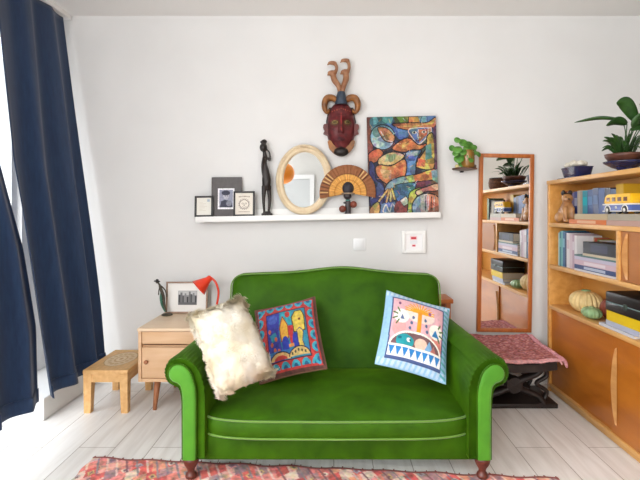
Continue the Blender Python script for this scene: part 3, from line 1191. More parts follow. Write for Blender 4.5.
# dark grey mount with a portrait photo
x = -0.765
gm = thing('photo_mount', 'tall dark grey board with a small white bordered portrait photo on the ledge', 'picture', (x, 3.472, lz(x) + 0.005), (-0.09, -0.008, 0))
obj('mount', bx(-0.11, 0.11, 0, 0.012, 0, 0.285, 0.001), varied('grey_card', C(92, 88, 88), C(100, 96, 96), (40, 40, 40), 0.75), gm)
cv = Canvas(50, 64, (236, 234, 236), 1.3)
cv.rect(0.09, 0.07, 0.91, 0.92, (148, 150, 168))
cv.ell(0.5, 0.36, 0.17, 0.17, (176, 174, 184))
cv.ell(0.48, 0.22, 0.26, 0.12, (60, 62, 78))
cv.poly([(0.12, 0.92), (0.2, 0.62), (0.42, 0.55), (0.6, 0.58), (0.86, 0.7), (0.9, 0.92)], (62, 64, 80))
cv.ell(0.68, 0.72, 0.17, 0.14, (126, 128, 140))
cv.ell(0.46, 0.37, 0.03, 0.02, (70, 70, 86))
cv.ell(0.58, 0.37, 0.03, 0.02, (70, 70, 86))
cv.grain(0.12, 20)
canvas_mesh('photo', cv, lambda u, v: (-0.062 + 0.12 * u, -0.002, 0.202 - 0.152 * v), M['print'], gm)
# black frame with a line drawing
cv = Canvas(80, 96, (226, 218, 206), 1.2)
ink = (112, 98, 86)
for k in range(18):
    a = k / 18 * 2 * math.pi
    cv.line([(0.5 + 0.27 * math.cos(a), 0.52 + 0.22 * math.sin(a)), (0.5 + 0.33 * math.cos(a + 0.2), 0.52 + 0.27 * math.sin(a + 0.2))], 0.012, ink)
cv.ell(0.5, 0.52, 0.27, 0.215, ink, hole=0.80)
for q in (0.41, 0.59):
    cv.ell(q, 0.49, 0.055, 0.04, ink, hole=0.35)
cv.line([(0.5, 0.52), (0.47, 0.58), (0.53, 0.58), (0.5, 0.52)], 0.009, ink)
cv.line([(0.38, 0.63), (0.45, 0.66), (0.55, 0.66), (0.62, 0.63)], 0.011, ink)
for k in range(9):
    cv.rect(0.2 + k * 0.07, 0.13 + 0.012 * abs(k - 4) / 4, 0.245 + k * 0.07, 0.19 + 0.012 * abs(k - 4) / 4, (150, 136, 120))
    cv.rect(0.2 + k * 0.07, 0.85, 0.245 + k * 0.07, 0.89, (160, 146, 130))
x = -0.632
framed('framed_drawing', 'black frame with a round line drawing overlapping the dark grey board', (x, 3.44, lz(x) + 0.003), 0.152, 0.180, 0.012, M['black'], cv, 0.10, -0.01)

# tall ebony figure
x = -0.482
Yf = 3.465
tf = thing('figurine', 'tall slender dark wood figure with arms raised to its head on the ledge', 'figurine', (x, Yf, lz(x) + 0.001))
o0 = Vector((x, Yf, lz(x) + 0.001))


def F(pts, dy=0.0):
    return [at(px, py, Yf + dy) - o0 for px, py in pts]


b = BM()
tube(b, cat(F([(266, 190), (266.5, 180), (265.5, 170), (264.8, 163), (265, 157), (264.2, 151)]), 6), [0.027, 0.033, 0.024, 0.014, 0.018, 0.010], 14, flat=0.75)
ball(b, F([(263.5, 147.5)])[0], (0.028, 0.030, 0.032))
tube(b, cat(F([(262.5, 144), (264.5, 141.5), (267, 142.2)]), 5), [0.026, 0.018, 0.005], 10)
tube(b, cat(F([(264.2, 186), (263.6, 200), (264.4, 213)], -0.012), 6), [0.020, 0.012, 0.008], 10)
tube(b, cat(F([(268.6, 186), (269.6, 200), (268.6, 213)], 0.012), 6), [0.020, 0.012, 0.008], 10)
tube(b, cat(F([(266.5, 157), (270, 160), (269.5, 153), (266.5, 149)], 0.012), 6), [0.009, 0.008, 0.006, 0.006], 8)
tube(b, cat(F([(263.5, 157), (262.2, 166), (263, 176), (265, 180)], -0.016), 6), [0.009, 0.008, 0.006, 0.006], 8)
blob('body', b, M['dark'], tf, 0.004, 3)
b = BM()
box(b, (F([(267, 213)])[0].x, 0, 0.010), (0.075, 0.055, 0.02), 0.006)
box(b, (F([(267, 213)])[0].x, 0, 0.026), (0.055, 0.045, 0.014), 0.006)
obj('base', b, M['dark'], tf, True, 40)

# oval mirror
x = at(302, 180, 3.46).x
om = thing('oval_mirror', 'oval mirror in a pale gilt frame standing on the white ledge', 'mirror', (x, 3.455, lz(x) + 0.003), (-0.012, rad(3), 0))
RX, RZ = 0.203, 0.255


def oval(rx, rz, n=72):
    return [(rx * math.cos(2 * math.pi * k / n), rz * math.sin(2 * math.pi * k / n)) for k in range(n)]


R = []
for d, y in ((0.0, 0.028), (0.0, 0.008), (0.006, 0.0), (0.014, -0.003), (0.022, 0.002), (0.028, 0.006), (0.038, 0.003), (0.048, 0.008), (0.055, 0.018), (0.055, 0.024)):
    R.append([(px, y, RZ + pz) for px, pz in oval(RX - d, RZ - d)])
obj('frame', rings(BM(), R, False, False), M['gilt'], om, True, 50)
b = BM()
v0 = [b.verts.new((px, 0.021, RZ + pz)) for px, pz in oval(RX - 0.05, RZ - 0.05)]
b.faces.new(v0)
obj('mirror_glass', b, M['mirror'], om)
b = BM()
v0 = [(px, RZ + pz) for px, pz in oval(RX - 0.004, RZ - 0.004)]
prism(b, v0, 'y', 0.024, 0.030)
obj('back_board', b, M['cherry'], om)
b = BM()
for k in range(-2, 3):
    ball(b, (k * 0.016, -0.003, 2 * RZ - 0.016 - 0.0025 * k * k * 0.6), (0.008, 0.006, 0.007), None, 10)
obj('crest_carving', b, M['gilt'], om, True)

# doll with a straw fan headdress
x = at(347.5, 205, 3.45).x
Yd = 3.45
dl = thing('figurine', 'dark carved doll with a wide straw fan headdress between oval mirror and painting', 'figurine', (x, Yd, lz(x) + 0.001))
o0 = Vector((x, Yd, lz(x) + 0.001))
fc = at(347.5, 193, Yd + 0.02) - o0
cv = Canvas(96, 24, (222, 166, 88), 0.3)
cv.rect(0, 0.0, 1, 0.36, (146, 94, 62))
cv.rect(0, 0.36, 1, 0.40, (112, 66, 40))
cv.rect(0, 0.62, 1, 0.65, (190, 122, 50))
for k in range(48):
    cv.rect(k / 48, 0.0, k / 48 + 0.006, 1.0, (120, 74, 40), 0.35)
for k in list(range(2, 14)) + list(range(32, 37)):
    cv.rect(k / 48 * 1.0, 0.02, k / 48 + 0.009, 0.34, (226, 190, 130) if k % 2 else (70, 40, 30))
cv.grain(0.07, 50)


def fan_f(u, v):
    a = rad(192) - u * rad(202)
    r = 0.202 + (0.028 - 0.202) * v
    return (fc.x + r * math.cos(a), fc.y - 0.028 + 0.003 * math.sin(u * 150) - 0.010 * v, fc.z + r * math.sin(a))


fn = canvas_mesh('straw_fan', cv, fan_f, attr_mat('straw', 0.75, bump=0.3, bscale=200), dl)
fn.modifiers.new('t', 'SOLIDIFY').thickness = 0.004
q = lambda px, py, dy=0.0: at(px, py, Yd + dy) - o0
b = BM()
ball(b, q(348, 188.5, -0.005), (0.045, 0.035, 0.050))
obj('hair', b, new_mat('hair_black', C(40, 36, 44), 0.6), dl, True)
b = BM()
lathe(b, [(0.052, 0), (0.050, 0.008), (0.03, 0.012)], q(348, 194.2), 24)
obj('head_band', b, new_mat('band', C(150, 130, 110), 0.7), dl, True)
b = BM()
ball(b, q(347.5, 196, -0.012), (0.030, 0.026, 0.026))
tube(b, [q(347.8, 197), q(348, 203)], 0.013, 12)
tube(b, cat([q(348, 201), q(348, 207), q(348, 213.0)], 4), [0.018, 0.022, 0.020], 14)
lathe(b, [(0.026, 0), (0.026, 0.006), (0.018, 0.012)], (q(348, 213).x, 0, 0.0), 18)
tube(b, [q(348, 202), q(343.5, 203.0, -0.02)], 0.007, 8)
tube(b, [q(348, 202), q(352, 203, -0.02)], 0.007, 8)
blob('body', b, new_mat('doll_wood', C(58, 50, 52), 0.5), dl, 0.004, 2)
for px, py in ((342.5, 209), (353.5, 204.5)):
    b = BM()
    ball(b, q(px, py, -0.022), 0.025)
    obj('bead', b, varied('red_brown_bead', C(140, 72, 50), C(112, 52, 38), (40, 40, 40), 0.4), dl, True)
b = BM()
lathe(b, [(0.016, 0), (0.021, 0.003), (0.016, 0.007)], q(348, 200.8), 18)
obj('necklace', b, new_mat('teal_beads', C(80, 150, 140), 0.5), dl, True)

# cubist painting of a reclining couple
cv = Canvas(190, 260, (44, 52, 98), 1.37)


def facets(cv_, n_, pal=None, amt=0.3, mask=None):
    sx_, sy_ = rng.random(n_), rng.random(n_) * cv_.asp
    d_ = (cv_.u[..., None] - sx_) ** 2 + (cv_.v[..., None] * cv_.asp - sy_) ** 2
    idx = d_.argmin(-1)
    if pal:
        tab = np.array([C(*pal[k_ % len(pal)])[:3] for k_ in rng.integers(0, 999, n_)])
        cv_.c = tab[idx]
    else:
        tab = np.exp(rng.normal(0, amt, (n_, 1))) * np.exp(rng.normal(0, amt * 0.6, (n_, 3)))
        cv_.c = np.clip(cv_.c * tab[idx], 0.003, 0.8)


facets(cv, 60, [(44, 52, 98), (40, 42, 66), (60, 100, 150), (110, 70, 60), (130, 80, 48), (60, 90, 90), (150, 104, 60), (90, 60, 80)])


def Q(*p):
    out_ = [((px - 38) / 302, (py - 32) / 412) for px, py in p]
    if len(out_) >= 5:
        out_ = [(0.35 * a.x + 0.65 * a.x, a.y) for a in cat([(x_, y_, 0) for x_, y_ in out_], 6, closed=True)]
    return out_


K = (30, 24, 34)
lw = 0.0085
cv.poly(Q((38, 32), (60, 32), (52, 110), (62, 180), (45, 260), (38, 300)), (138, 70, 52))
cv.poly(Q((58, 35), (160, 35), (150, 60), (110, 75), (60, 90)), (60, 132, 150))
cv.poly(Q((150, 32), (225, 32), (215, 60), (165, 62)), (96, 128, 50))
cv.poly(Q((120, 62), (215, 80), (215, 122), (180, 132), (150, 95)), (48, 104, 184))
cv.poly(Q((170, 86), (216, 92), (212, 120), (176, 118)), (70, 140, 210))
cv.ell(*Q((105, 120))[0], 0.185, 0.135, K)
cv.ell(*Q((105, 120))[0], 0.172, 0.124, (130, 178, 206))
cv.ell(*Q((85, 135))[0], 0.09, 0.07, (168, 200, 214))
cv.ell(*Q((80, 100))[0], 0.06, 0.05, (84, 140, 130))
cv.poly(Q((85, 78), (125, 82), (158, 118), (148, 142), (118, 138), (100, 118)), (190, 132, 76), line=K, lw=0.006)
cv.poly(Q((110, 90), (140, 108), (132, 122), (115, 112)), (150, 110, 50))
cv.line(Q((98, 95), (118, 132), (146, 140)), 0.006, (236, 220, 200))
cv.poly(Q((42, 190), (80, 168), (105, 182), (100, 205), (70, 228), (44, 226)), (216, 100, 44), line=K, lw=lw)
cv.poly(Q((222, 34), (300, 34), (302, 66), (218, 68)), (222, 146, 50), line=K, lw=0.006)
cv.poly(Q((262, 34), (300, 34), (302, 64), (272, 66)), (78, 120, 170))
cv.poly(Q((150, 64), (218, 60), (300, 60), (338, 40), (340, 74), (300, 90), (225, 92), (175, 82)), (206, 128, 60), line=K, lw=0.007)
cv.line(Q((190, 74), (250, 76), (330, 62)), 0.007, (240, 190, 90))
cv.line(Q((150, 188), (205, 196), (268, 184)), 0.006, (226, 200, 160))
cv.line(Q((92, 214), (140, 214), (190, 196)), 0.005, (230, 214, 180))
cv.poly(Q((222, 88), (312, 84), (306, 112), (264, 152), (236, 126)), (70, 120, 176), line=(226, 220, 210), lw=0.007)
cv.poly(Q((262, 90), (304, 88), (300, 112), (264, 146)), (190, 104, 56))
cv.line(Q((262, 92), (256, 122), (270, 124)), 0.006, (236, 230, 220))
for e in ((244, 103), (286, 101)):
    cv.ell(*Q(e)[0], 0.035, 0.014, (230, 226, 220))
    cv.ell(*Q(e)[0], 0.015, 0.012, K)
cv.line(Q((250, 136), (270, 135)), 0.006, (90, 30, 40))
cv.poly(Q((304, 86), (318, 82), (318, 100), (306, 110)), (206, 150, 110), line=(230, 226, 220), lw=0.005)
cv.poly(Q((146, 164), (190, 132), (226, 128), (262, 156), (300, 150), (268, 176), (205, 186), (160, 180)), (222, 122, 48), line=K, lw=lw)
cv.poly(Q((170, 158), (205, 142), (225, 150), (190, 168)), (236, 160, 66))
cv.poly(Q((300, 118), (326, 112), (330, 205), (318, 262), (246, 250), (262, 214), (292, 170)), (198, 160, 60), line=K, lw=lw)
cv.poly(Q((292, 160), (316, 150), (318, 214), (288, 222)), (88, 158, 166))
cv.poly(Q((258, 214), (290, 222), (284, 250), (250, 246)), (204, 92, 50))
cv.poly(Q((326, 80), (340, 80), (340, 300), (330, 300)), (96, 56, 96))
cv.poly(Q((204, 190), (262, 178), (272, 186), (250, 222), (240, 290), (200, 296)), (64, 118, 188), line=K, lw=lw)
cv.poly(Q((204, 190), (262, 180), (255, 200), (212, 206)), (150, 190, 214))
cv.poly(Q((84, 214), (125, 188), (170, 186), (198, 204), (150, 238), (90, 240)), (204, 176, 126), line=K, lw=lw)
cv.poly(Q((120, 196), (165, 192), (150, 225), (110, 228)), (150, 178, 130))
cv.poly(Q((70, 250), (90, 238), (140, 242), (196, 216), (206, 255), (190, 300), (145, 322), (112, 318), (78, 286)), (226, 132, 62), line=K, lw=lw)
cv.poly(Q((88, 256), (140, 262), (136, 300), (104, 300)), (238, 176, 130))
cv.poly(Q((150, 252), (194, 238), (184, 292), (152, 300)), (212, 96, 48))
cv.poly(Q((44, 236), (66, 240), (72, 300), (104, 322), (98, 400), (46, 420)), (50, 62, 124), line=K, lw=0.006)
cv.poly(Q((204, 290), (246, 282), (312, 262), (332, 266), (326, 304), (240, 314), (212, 318)), (226, 128, 44), line=K, lw=lw)
cv.poly(Q((110, 334), (140, 304), (205, 288), (236, 314), (170, 326), (130, 356), (112, 352)), (132, 180, 190), line=K, lw=lw)
cv.poly(Q((196, 292), (232, 284), (240, 312), (214, 316)), (170, 176, 90))
cv.poly(Q((312, 268), (340, 262), (340, 322), (316, 306)), (120, 170, 170))
cv.poly(Q((232, 320), (300, 308), (312, 320), (240, 346)), (120, 48, 78))
cv.poly(Q((150, 330), (238, 318), (236, 350), (205, 400), (160, 392)), (50, 110, 160), line=K, lw=0.006)
for a, c in (((122, 344), (72, 404)), ((128, 346), (114, 396)), ((134, 346), (132, 392)), ((138, 342), (150, 384))):
    cv.line(Q(a, c), 0.020, K)
    cv.line(Q(a, c), 0.013, (222, 196, 100))
cv.poly(Q((40, 444), (44, 420), (72, 396), (84, 404), (80, 444)), (214, 160, 78), line=K, lw=0.007)
cv.poly(Q((92, 404), (150, 396), (158, 444), (86, 444)), (74, 118, 176))
cv.line(Q((100, 440), (112, 408), (126, 438), (140, 404), (150, 440)), 0.008, (206, 216, 226))
cv.ell(*Q((182, 430))[0], 0.12, 0.10, (120, 52, 54))
cv.poly(Q((172, 392), (200, 372), (214, 404), (188, 416)), (196, 206, 200), line=K, lw=0.005)
cv.poly(Q((206, 420), (216, 360), (262, 338), (268, 352), (240, 384), (226, 444), (206, 444)), (170, 186, 56), line=K, lw=0.007)
cv.poly(Q((244, 352), (300, 332), (340, 322), (340, 352), (290, 356), (252, 372)), (222, 138, 128), line=K, lw=lw)
cv.ell(*Q((292, 426))[0], 0.235, 0.16, K)
m = (((cv.u - Q((292, 426))[0][0]) / 0.22) ** 2 + ((cv.v - Q((292, 426))[0][1]) / 0.145) ** 2) <= 1
cv.fill(m, (120, 168, 206))
cv.fill(m & (cv.u > 0.82), (214, 130, 92))
cv.fill(m & (cv.u > 0.74) & (cv.u < 0.84), (196, 200, 206))
for k in range(4):
    cv.line(Q((286 + k * 12, 372 + k * 3), (282 + k * 12, 436)), 0.006, (240, 236, 226) if k % 2 else K)
for k in range(60):
    a_ = rng.random(2)
    t_ = rng.random() * 3.14
    cv.line([tuple(a_), (a_[0] + 0.05 * math.cos(t_), a_[1] + 0.04 * math.sin(t_))], 0.0035, [(230, 214, 190), (40, 34, 44), (220, 160, 90), (150, 190, 210)][k % 4])
facets(cv, 260, None, 0.30)
cv.grain(0.20, 26, 0.4)
cv.grain(0.16, 70, 0.3)
g_ = cv.c.mean(-1, keepdims=True)
cv.c = np.clip((g_ + (cv.c - g_) * 0.80) * np.array([0.74, 0.68, 0.62]), 0.003, 0.8)
x = at(404, 213, 3.46).x
pw, ph = 0.502, 0.702
pt = thing('painting', 'colourful unframed cubist painting of figures with a hat on the ledge', 'painting', (x, 3.455, lz(x) + 0.003), (-0.05, -lt * 1.1, 0))
obj('canvas', bx(-pw / 2, pw / 2, 0.001, 0.022, 0, ph, 0.002), varied('painted_edge', C(92, 62, 48), C(62, 70, 80), (20, 20, 20), 0.7), pt)
canvas_mesh('painted_face', cv, lambda u, v: (-pw / 2 + pw * u, 0.0, ph - ph * v), M['paintmat'], pt)

# ------------------------------------------------------------------ carved mask on the wall
mz = at(341, 128, YB)
mk = thing('wall_mask', 'carved red wooden mask with curled horns and two birds on top, hung on wall', 'mask', (mz.x, YB, mz.z))
px1 = YB / 480
hwf, hhf = 14.2 * px1, 25.5 * px1


def face_f(u, v):
    p, qv = 2 * u - 1, 1 - 2 * v
    sh = (1 - 0.10 * qv) if qv > 0 else (1 - 0.26 * qv * qv)
    wv = math.sqrt(max(0, 1 - abs(qv) ** 3.2))
    X = hwf * p * sh * wv
    Z = hhf * qv
    d = 0.085 * math.sqrt(max(0, 1 - abs(p) ** 2.4)) * wv ** 0.7
    inner = wv
    d += 0.038 * math.exp(-(p / 0.13) ** 2) * (0.25 + 0.75 * max(0, min(1, (0.35 - qv) / 0.5))) * (1 if -0.28 < qv < 0.42 else 0) * inner
    d += 0.014 * math.exp(-((qv - 0.34 - 0.1 * abs(p)) / 0.07) ** 2) * (1 - abs(p)) * inner
    for e in (-0.45, 0.45):
        r2 = ((p - e) / 0.26) ** 2 + ((qv - 0.16) / 0.11) ** 2
        d += (-0.020 * math.exp(-r2 * 0.7) + 0.02 * math.exp(-((r2 * 3) ** 2))) * inner
    r2 = (p / 0.34) ** 2 + ((qv + 0.50) / 0.13) ** 2
    d += 0.018 * math.exp(-r2) * inner - 0.012 * math.exp(-(p / 0.3) ** 2 - ((qv + 0.5) / 0.03) ** 2) * inner
    return (X, -d, Z)


cv = Canvas(60, 84, (94, 36, 38), 1.5)
for e in (0.28, 0.72):
    cv.ell(e, 0.43, 0.15, 0.06, (84, 58, 40))
    cv.ell(e, 0.42, 0.10, 0.032, (132, 112, 60))
    cv.ell(e, 0.42, 0.07, 0.014, (30, 20, 22))
cv.ell(0.5, 0.75, 0.15, 0.045, (70, 20, 26))
cv.rect(0.47, 0.25, 0.53, 0.60, (150, 52, 50))
for k in range(9):
    cv.ell(0.14 + k * 0.09, 0.16 + 0.05 * abs(k - 4) / 4, 0.02, 0.012, (166, 86, 62))
cv.ell(0.5, 0.97, 0.3, 0.08, (40, 26, 26))
cv.grain(0.24, 12, 0.15)
cv.rect(0, 0, 1, 0.05, (50, 44, 56))
canvas_mesh('face', cv, face_f, attr_mat('mask_paint', 0.45), mk)


def W(px, py, d):
    """a point of the mask, px/py as seen on the wall, d metres in front of it"""
    return Vector(((px - 341) * px1, -d, (128 - py) * px1))


M['ochre'] = varied('mask_ochre', C(164, 104, 42), C(98, 60, 32), (16, 16, 16), 0.45)
M['mask_red'] = varied('mask_red', C(112, 50, 44), C(84, 34, 34), (30, 30, 30), 0.45)
M['mask_blue'] = varied('mask_blue', C(52, 66, 84), C(38, 48, 60), (30, 30, 30), 0.5)
# back block and beard
b = BM()
prism(b, [(W(px, py, 0).x, W(px, py, 0).z) for px, py in ((327.5, 141.5), (331, 141), (333.5, 147), (341, 150), (348.5, 147), (351.5, 141), (355, 141.5), (353.5, 148), (349.5, 153), (345, 156), (338, 156), (333, 153.5), (329, 149))], 'y', -0.058, 0)
bmesh.ops.bevel(b, geom=b.edges[:], offset=0.006, segments=2, affect='EDGES')
obj('beard', b, M['ochre'], mk, True, 40)
b = BM()
ball(b, W(341, 152.5, 0.045), (0.056, 0.036, 0.034))
obj('chin', b, M['dark'], mk, True)
for sgn in (-1, 1):
    b = BM()
    c0 = 341 + sgn * 15.5
    prism(b, [((px - 341) * px1, (128 - py) * px1) for px, py in ((c0 - sgn * 4, 124), (c0 + sgn * 2, 125), (c0 + sgn * 2.5, 129), (c0 + sgn * 0.3, 131), (c0 + sgn * 2.4, 134.5), (c0 - sgn * 3.5, 137))], 'y', -0.035, 0)
    bmesh.ops.bevel(b, geom=b.edges[:], offset=0.004, segments=2, affect='EDGES')
    obj('ear', b, M['mask_red'], mk, True, 40)
    b = BM()
    pts = [W(341 + sgn * a, c, d) for a, c, d in ((5, 102, 0.05), (9, 99.5, 0.05), (13.5, 100, 0.05), (16, 104, 0.05), (16.2, 109.5, 0.05), (14.4, 113.5, 0.05), (12.0, 113, 0.05), (12.2, 110.5, 0.05))]
    tube(b, cat(pts, 8), [0.024, 0.030, 0.032, 0.030, 0.025, 0.018, 0.012, 0.007], 14, flat=0.8)
    obj('curled_horn', b, M['ochre'], mk, True)
    b = BM()
    dxb, dzb = (0, 0) if sgn < 0 else (1.2, -2.5)
    bp_ = lambda a, c, d=0.05: W((332.5 + a) if sgn < 0 else (345.3 + a), 75 + c + (dzb if c < -4 else dzb * 0.4), d)
    hx = 2.6 if sgn < 0 else 2.2
    tube(b, cat([W(341 + sgn * 1.2, 95, 0.06), W(341 + sgn * 2.4, 88.5, 0.06), bp_(2 if sgn < 0 else 0.5, 7), bp_(0.5, 2)], 6), [0.015, 0.019, 0.023, 0.021], 12)
    ball(b, bp_(-0.3, 0), (0.034, 0.022, 0.020))
    tube(b, [bp_(-2, 0.5), bp_(-5.2, 2.2)], [0.015, 0.004], 10)
    tube(b, cat([bp_(hx, -0.5), bp_(hx + 1.4, -4), bp_(hx + 0.6, -8), bp_(0, -10)], 6), [0.014, 0.012, 0.013, 0.014], 10)
    ball(b, bp_(-0.2, -10), (0.033, 0.018, 0.014))
    tube(b, [bp_(-2.5, -9.8), bp_(-5.5, -7.6)], [0.011, 0.003], 8)
    blob('bird', b, varied('bird_wood', C(176, 128, 92), C(132, 84, 54), (24, 24, 24), 0.5), mk, 0.004, 2)
b = BM()
tube(b, cat([W(341, 106, 0.055), W(341, 100, 0.06), W(341, 94, 0.06)], 5), [0.045, 0.038, 0.026], 18)
box(b, W(341, 103.5, 0.03), (0.09, 0.05, 0.04), 0.01)
obj('crown', b, M['mask_blue'], mk, True, 60)
b = BM()
prism(b, [(W(px, py, 0).x, W(px, py, 0).z) for px, py in ((329, 108), (353, 108), (356, 122), (354, 138), (346, 150), (336, 150), (328, 138), (326, 122))], 'y', -0.012, 0)
obj('back_plate', b, M['dark'], mk)

# ------------------------------------------------------------------ little corner shelf with a round-leafed plant
ps = at(464.5, 168.5, YB - 0.09)
sh = thing('wall_shelf', 'tiny round wooden wall shelf under the round-leaved plant', 'shelf', (ps.x, YB, ps.z))
b = BM()
lathe(b, [(0.084, -0.008), (0.088, -0.006), (0.088, 0.0), (0.084, 0.003)], (0, -0.09, 0), 36)
obj('tray', b, varied('walnut', C(110, 72, 44), C(78, 48, 30), (30, 30, 30), 0.5), sh, True, 40)
obj('bracket', bx(-0.012, 0.012, -0.03, 0, -0.022, -0.012, 0.003), M['dark'], sh)
pl = thing('potted_plant', 'round-leaved green plant in an amber glass jar on the tiny wall shelf', 'plant', (ps.x + 0.02, YB - 0.095, ps.z + 0.0035))
b = BM()
lathe(b, [(0.040, 0), (0.048, 0.01), (0.050, 0.06), (0.046, 0.12), (0.048, 0.125), (0.042, 0.125), (0.044, 0.06), (0.040, 0.012)], (0, 0, 0), 28)
amb = new_mat('amber_jar', C(176, 128, 62), 0.2)
amb.node_tree.nodes['Principled BSDF'].inputs['Transmission Weight'].default_value = 0.35
obj('jar', b, amb, pl, True)
b = BM()
lathe(b, [(0.041, 0.014), (0.041, 0.10)], (0, 0, 0), 20)
obj('soil', b, M['soil'], pl, True)
bs, bl = BM(), BM()
leaves = [(451.8, 148, .022, 75), (457.5, 140, .024, 60), (463, 142.5, .030, 20), (469, 146, .038, 10), (457.5, 149.5, .033, 10), (459, 158.5, .036, 0), (473, 152, .030, -10), (478, 154, .025, -30), (463, 152, .026, 0), (466, 155, .030, 5), (461.5, 164, .024, 10), (471, 160, .02, 0), (467, 149, .03, 0), (460, 153, .026, 10), (455.5, 153.5, .022, 20), (470, 156.5, .024, -10), (466, 144.5, .024, 5), (474.5, 147, .022, -20)]
po = Vector(pl.location)
for i, (px, py, r, tl) in enumerate(leaves):
    dy = -0.015 - 0.06 * ((i * 37) % 10) / 10
    e = at(px, py, YB - 0.095 + dy) - po
    tube(bs, cat([(0, 0, 0.10), (e.x * 0.3, e.y * 0.5, max(0.12, e.z * 0.75)), e], 5), 0.0022, 5)
    rot = Euler((rad(82 - (i * 23) % 34), rad(tl * 0.6), rad((px - 465) * 3)), 'XYZ').to_matrix().to_4x4()
    t = BM()
    n = 18
    c0 = t.verts.new((0, 0, -0.004))
    rg = [t.verts.new((r * math.cos(6.2832 * k / n), r * 0.95 * math.sin(6.2832 * k / n), 0.003 * math.cos(12.566 * k / n))) for k in range(n)]
    for k in range(n):
        t.faces.new((c0, rg[k], rg[(k + 1) % n]))
    bmesh.ops.transform(t, matrix=rot, verts=t.verts[:])
    bmesh.ops.translate(t, vec=e, verts=t.verts[:])
    merge(bl, t)
obj('stems', bs, M['leaf'], pl, True)
lf = obj('foliage', bl, M['leaf'], pl, True)
lf.modifiers.new('t', 'SOLIDIFY').thickness = 0.0015
# trinkets on the tray
for i, (dx, col, lab) in enumerate(((-0.060, (232, 214, 150), 'pale yellow pebble on the tiny wall shelf left of the jar'), (0.064, (96, 66, 46), 'brown pebble on the tiny wall shelf right of the jar'))):
    b = BM()
    ball(b, (0, 0, 0.012), (0.015, 0.014, 0.012), None, 14)
    o = obj('pebble', b, new_mat('pebble_%d' % i, C(*col), 0.5), None, True)
    o.location = (ps.x + dx, YB - 0.115, ps.z + 0.003)
    tag(o, lab, 'pebble')

# ------------------------------------------------------------------ light switch and small white frame
sw = at(359.5, 244.2, YB)
s0 = thing('light_switch', 'square white light switch on the back wall under the ledge', 'switch', (sw.x, YB, sw.z))
obj('plate', bx(-0.046, 0.046, -0.010, 0, -0.043, 0.043, 0.004), M['white_plastic'], s0, True, 40)
obj('rocker', bx(-0.031, 0.031, -0.0145, -0.009, -0.030, 0.030, 0.002), new_mat('rocker_plastic', C(228, 228, 228), 0.35), s0, True, 40)
cv = Canvas(60, 60, (240, 238, 238))
cv.rect(0.30, 0.13, 0.70, 0.38, (238, 206, 206))
cv.rect(0.36, 0.19, 0.66, 0.32, (200, 40, 56))
cv.rect(0.40, 0.66, 0.62, 0.82, (240, 210, 214))
cv.rect(0.42, 0.69, 0.60, 0.79, (196, 44, 64))
for k in range(4):
    cv.rect(0.30, 0.42 + k * 0.055, 0.72, 0.435 + k * 0.055, (206, 208, 222))
sf = at(413.5, 252.8, YB)
framed('wall_frame', 'small square white frame with two red marks on the back wall', (sf.x, YB - 0.024, sf.z), 0.172, 0.162, 0.024, M['white'], cv, 0.0, -0.012, 0.024)

# ------------------------------------------------------------------ tall mirror
tm = thing('wall_mirror', 'tall narrow mirror in a reddish wood frame between sofa and bookcase', 'mirror', (1.257, YB - 0.03, 0.380), (0, rad(0.9), 0))
mw, mh, fw = 0.398, 1.302, 0.027
obj('frame', bx(-mw / 2, -mw / 2 + fw, 0, 0.028, 0, mh, 0.002, bx(mw / 2 - fw, mw / 2, 0, 0.028, 0, mh, 0.002, bx(-mw / 2 + fw, mw / 2 - fw, 0, 0.028, 0, fw, 0.002, bx(-mw / 2 + fw, mw / 2 - fw, 0, 0.028, mh - fw, mh, 0.002)))), M['mirrorwood'], tm, True, 30)
b = BM()
v0 = [b.verts.new(p) for p in ((-mw / 2 + fw, 0.012, fw), (mw / 2 - fw, 0.012, fw), (mw / 2 - fw, 0.012, mh - fw), (-mw / 2 + fw, 0.012, mh - fw))]
b.faces.new(v0)
obj('mirror_glass', b, M['mirror'], tm)
obj('back_board', bx(-mw / 2 + 0.01, mw / 2 - 0.01, 0.018, 0.028, 0.01, mh - 0.01), M['cherry'], tm)

# ------------------------------------------------------------------ small table behind the sofa
ta = thing('side_table', 'brown wooden side table mostly hidden behind the right end of the sofa', 'table', (0.70, 3.38, 0))
obj('table_top', bx(-0.12, 0.13, -0.10, 0.12, 0.63, 0.66, 0.004), M['mirrorwood'], ta, True, 30)
for x in (-0.09, 0.10):
    for y in (-0.07, 0.09):
        obj('leg', bx(x - 0.015, x + 0.015, y - 0.015, y + 0.015, 0, 0.632), M['mirrorwood'], ta)

# ------------------------------------------------------------------ dark carved stool with pink throw
DX0, DX1, DY0, DY1 = 0.94, 1.40, 2.98, 3.41
ds = thing('carved_stool', 'low black carved wood stool with crossed legs under the pink throw', 'stool', ((DX0 + DX1) / 2, 3.20, 0))
hw = (DX1 - DX0) / 2
obj('base_board', bx(-0.21, 0.275, -0.135, 0.20, 0.0, 0.03, 0.005), M['dark'], ds, True, 30)
R = []
b = BM()


def seat_f(u, v, top):
    x = -hw + 2 * hw * u
    dip = -0.018 * (1 - (2 * u - 1) ** 2)
    return (x, -0.22 + 0.43 * v, (0.325 if top else 0.275) + dip)


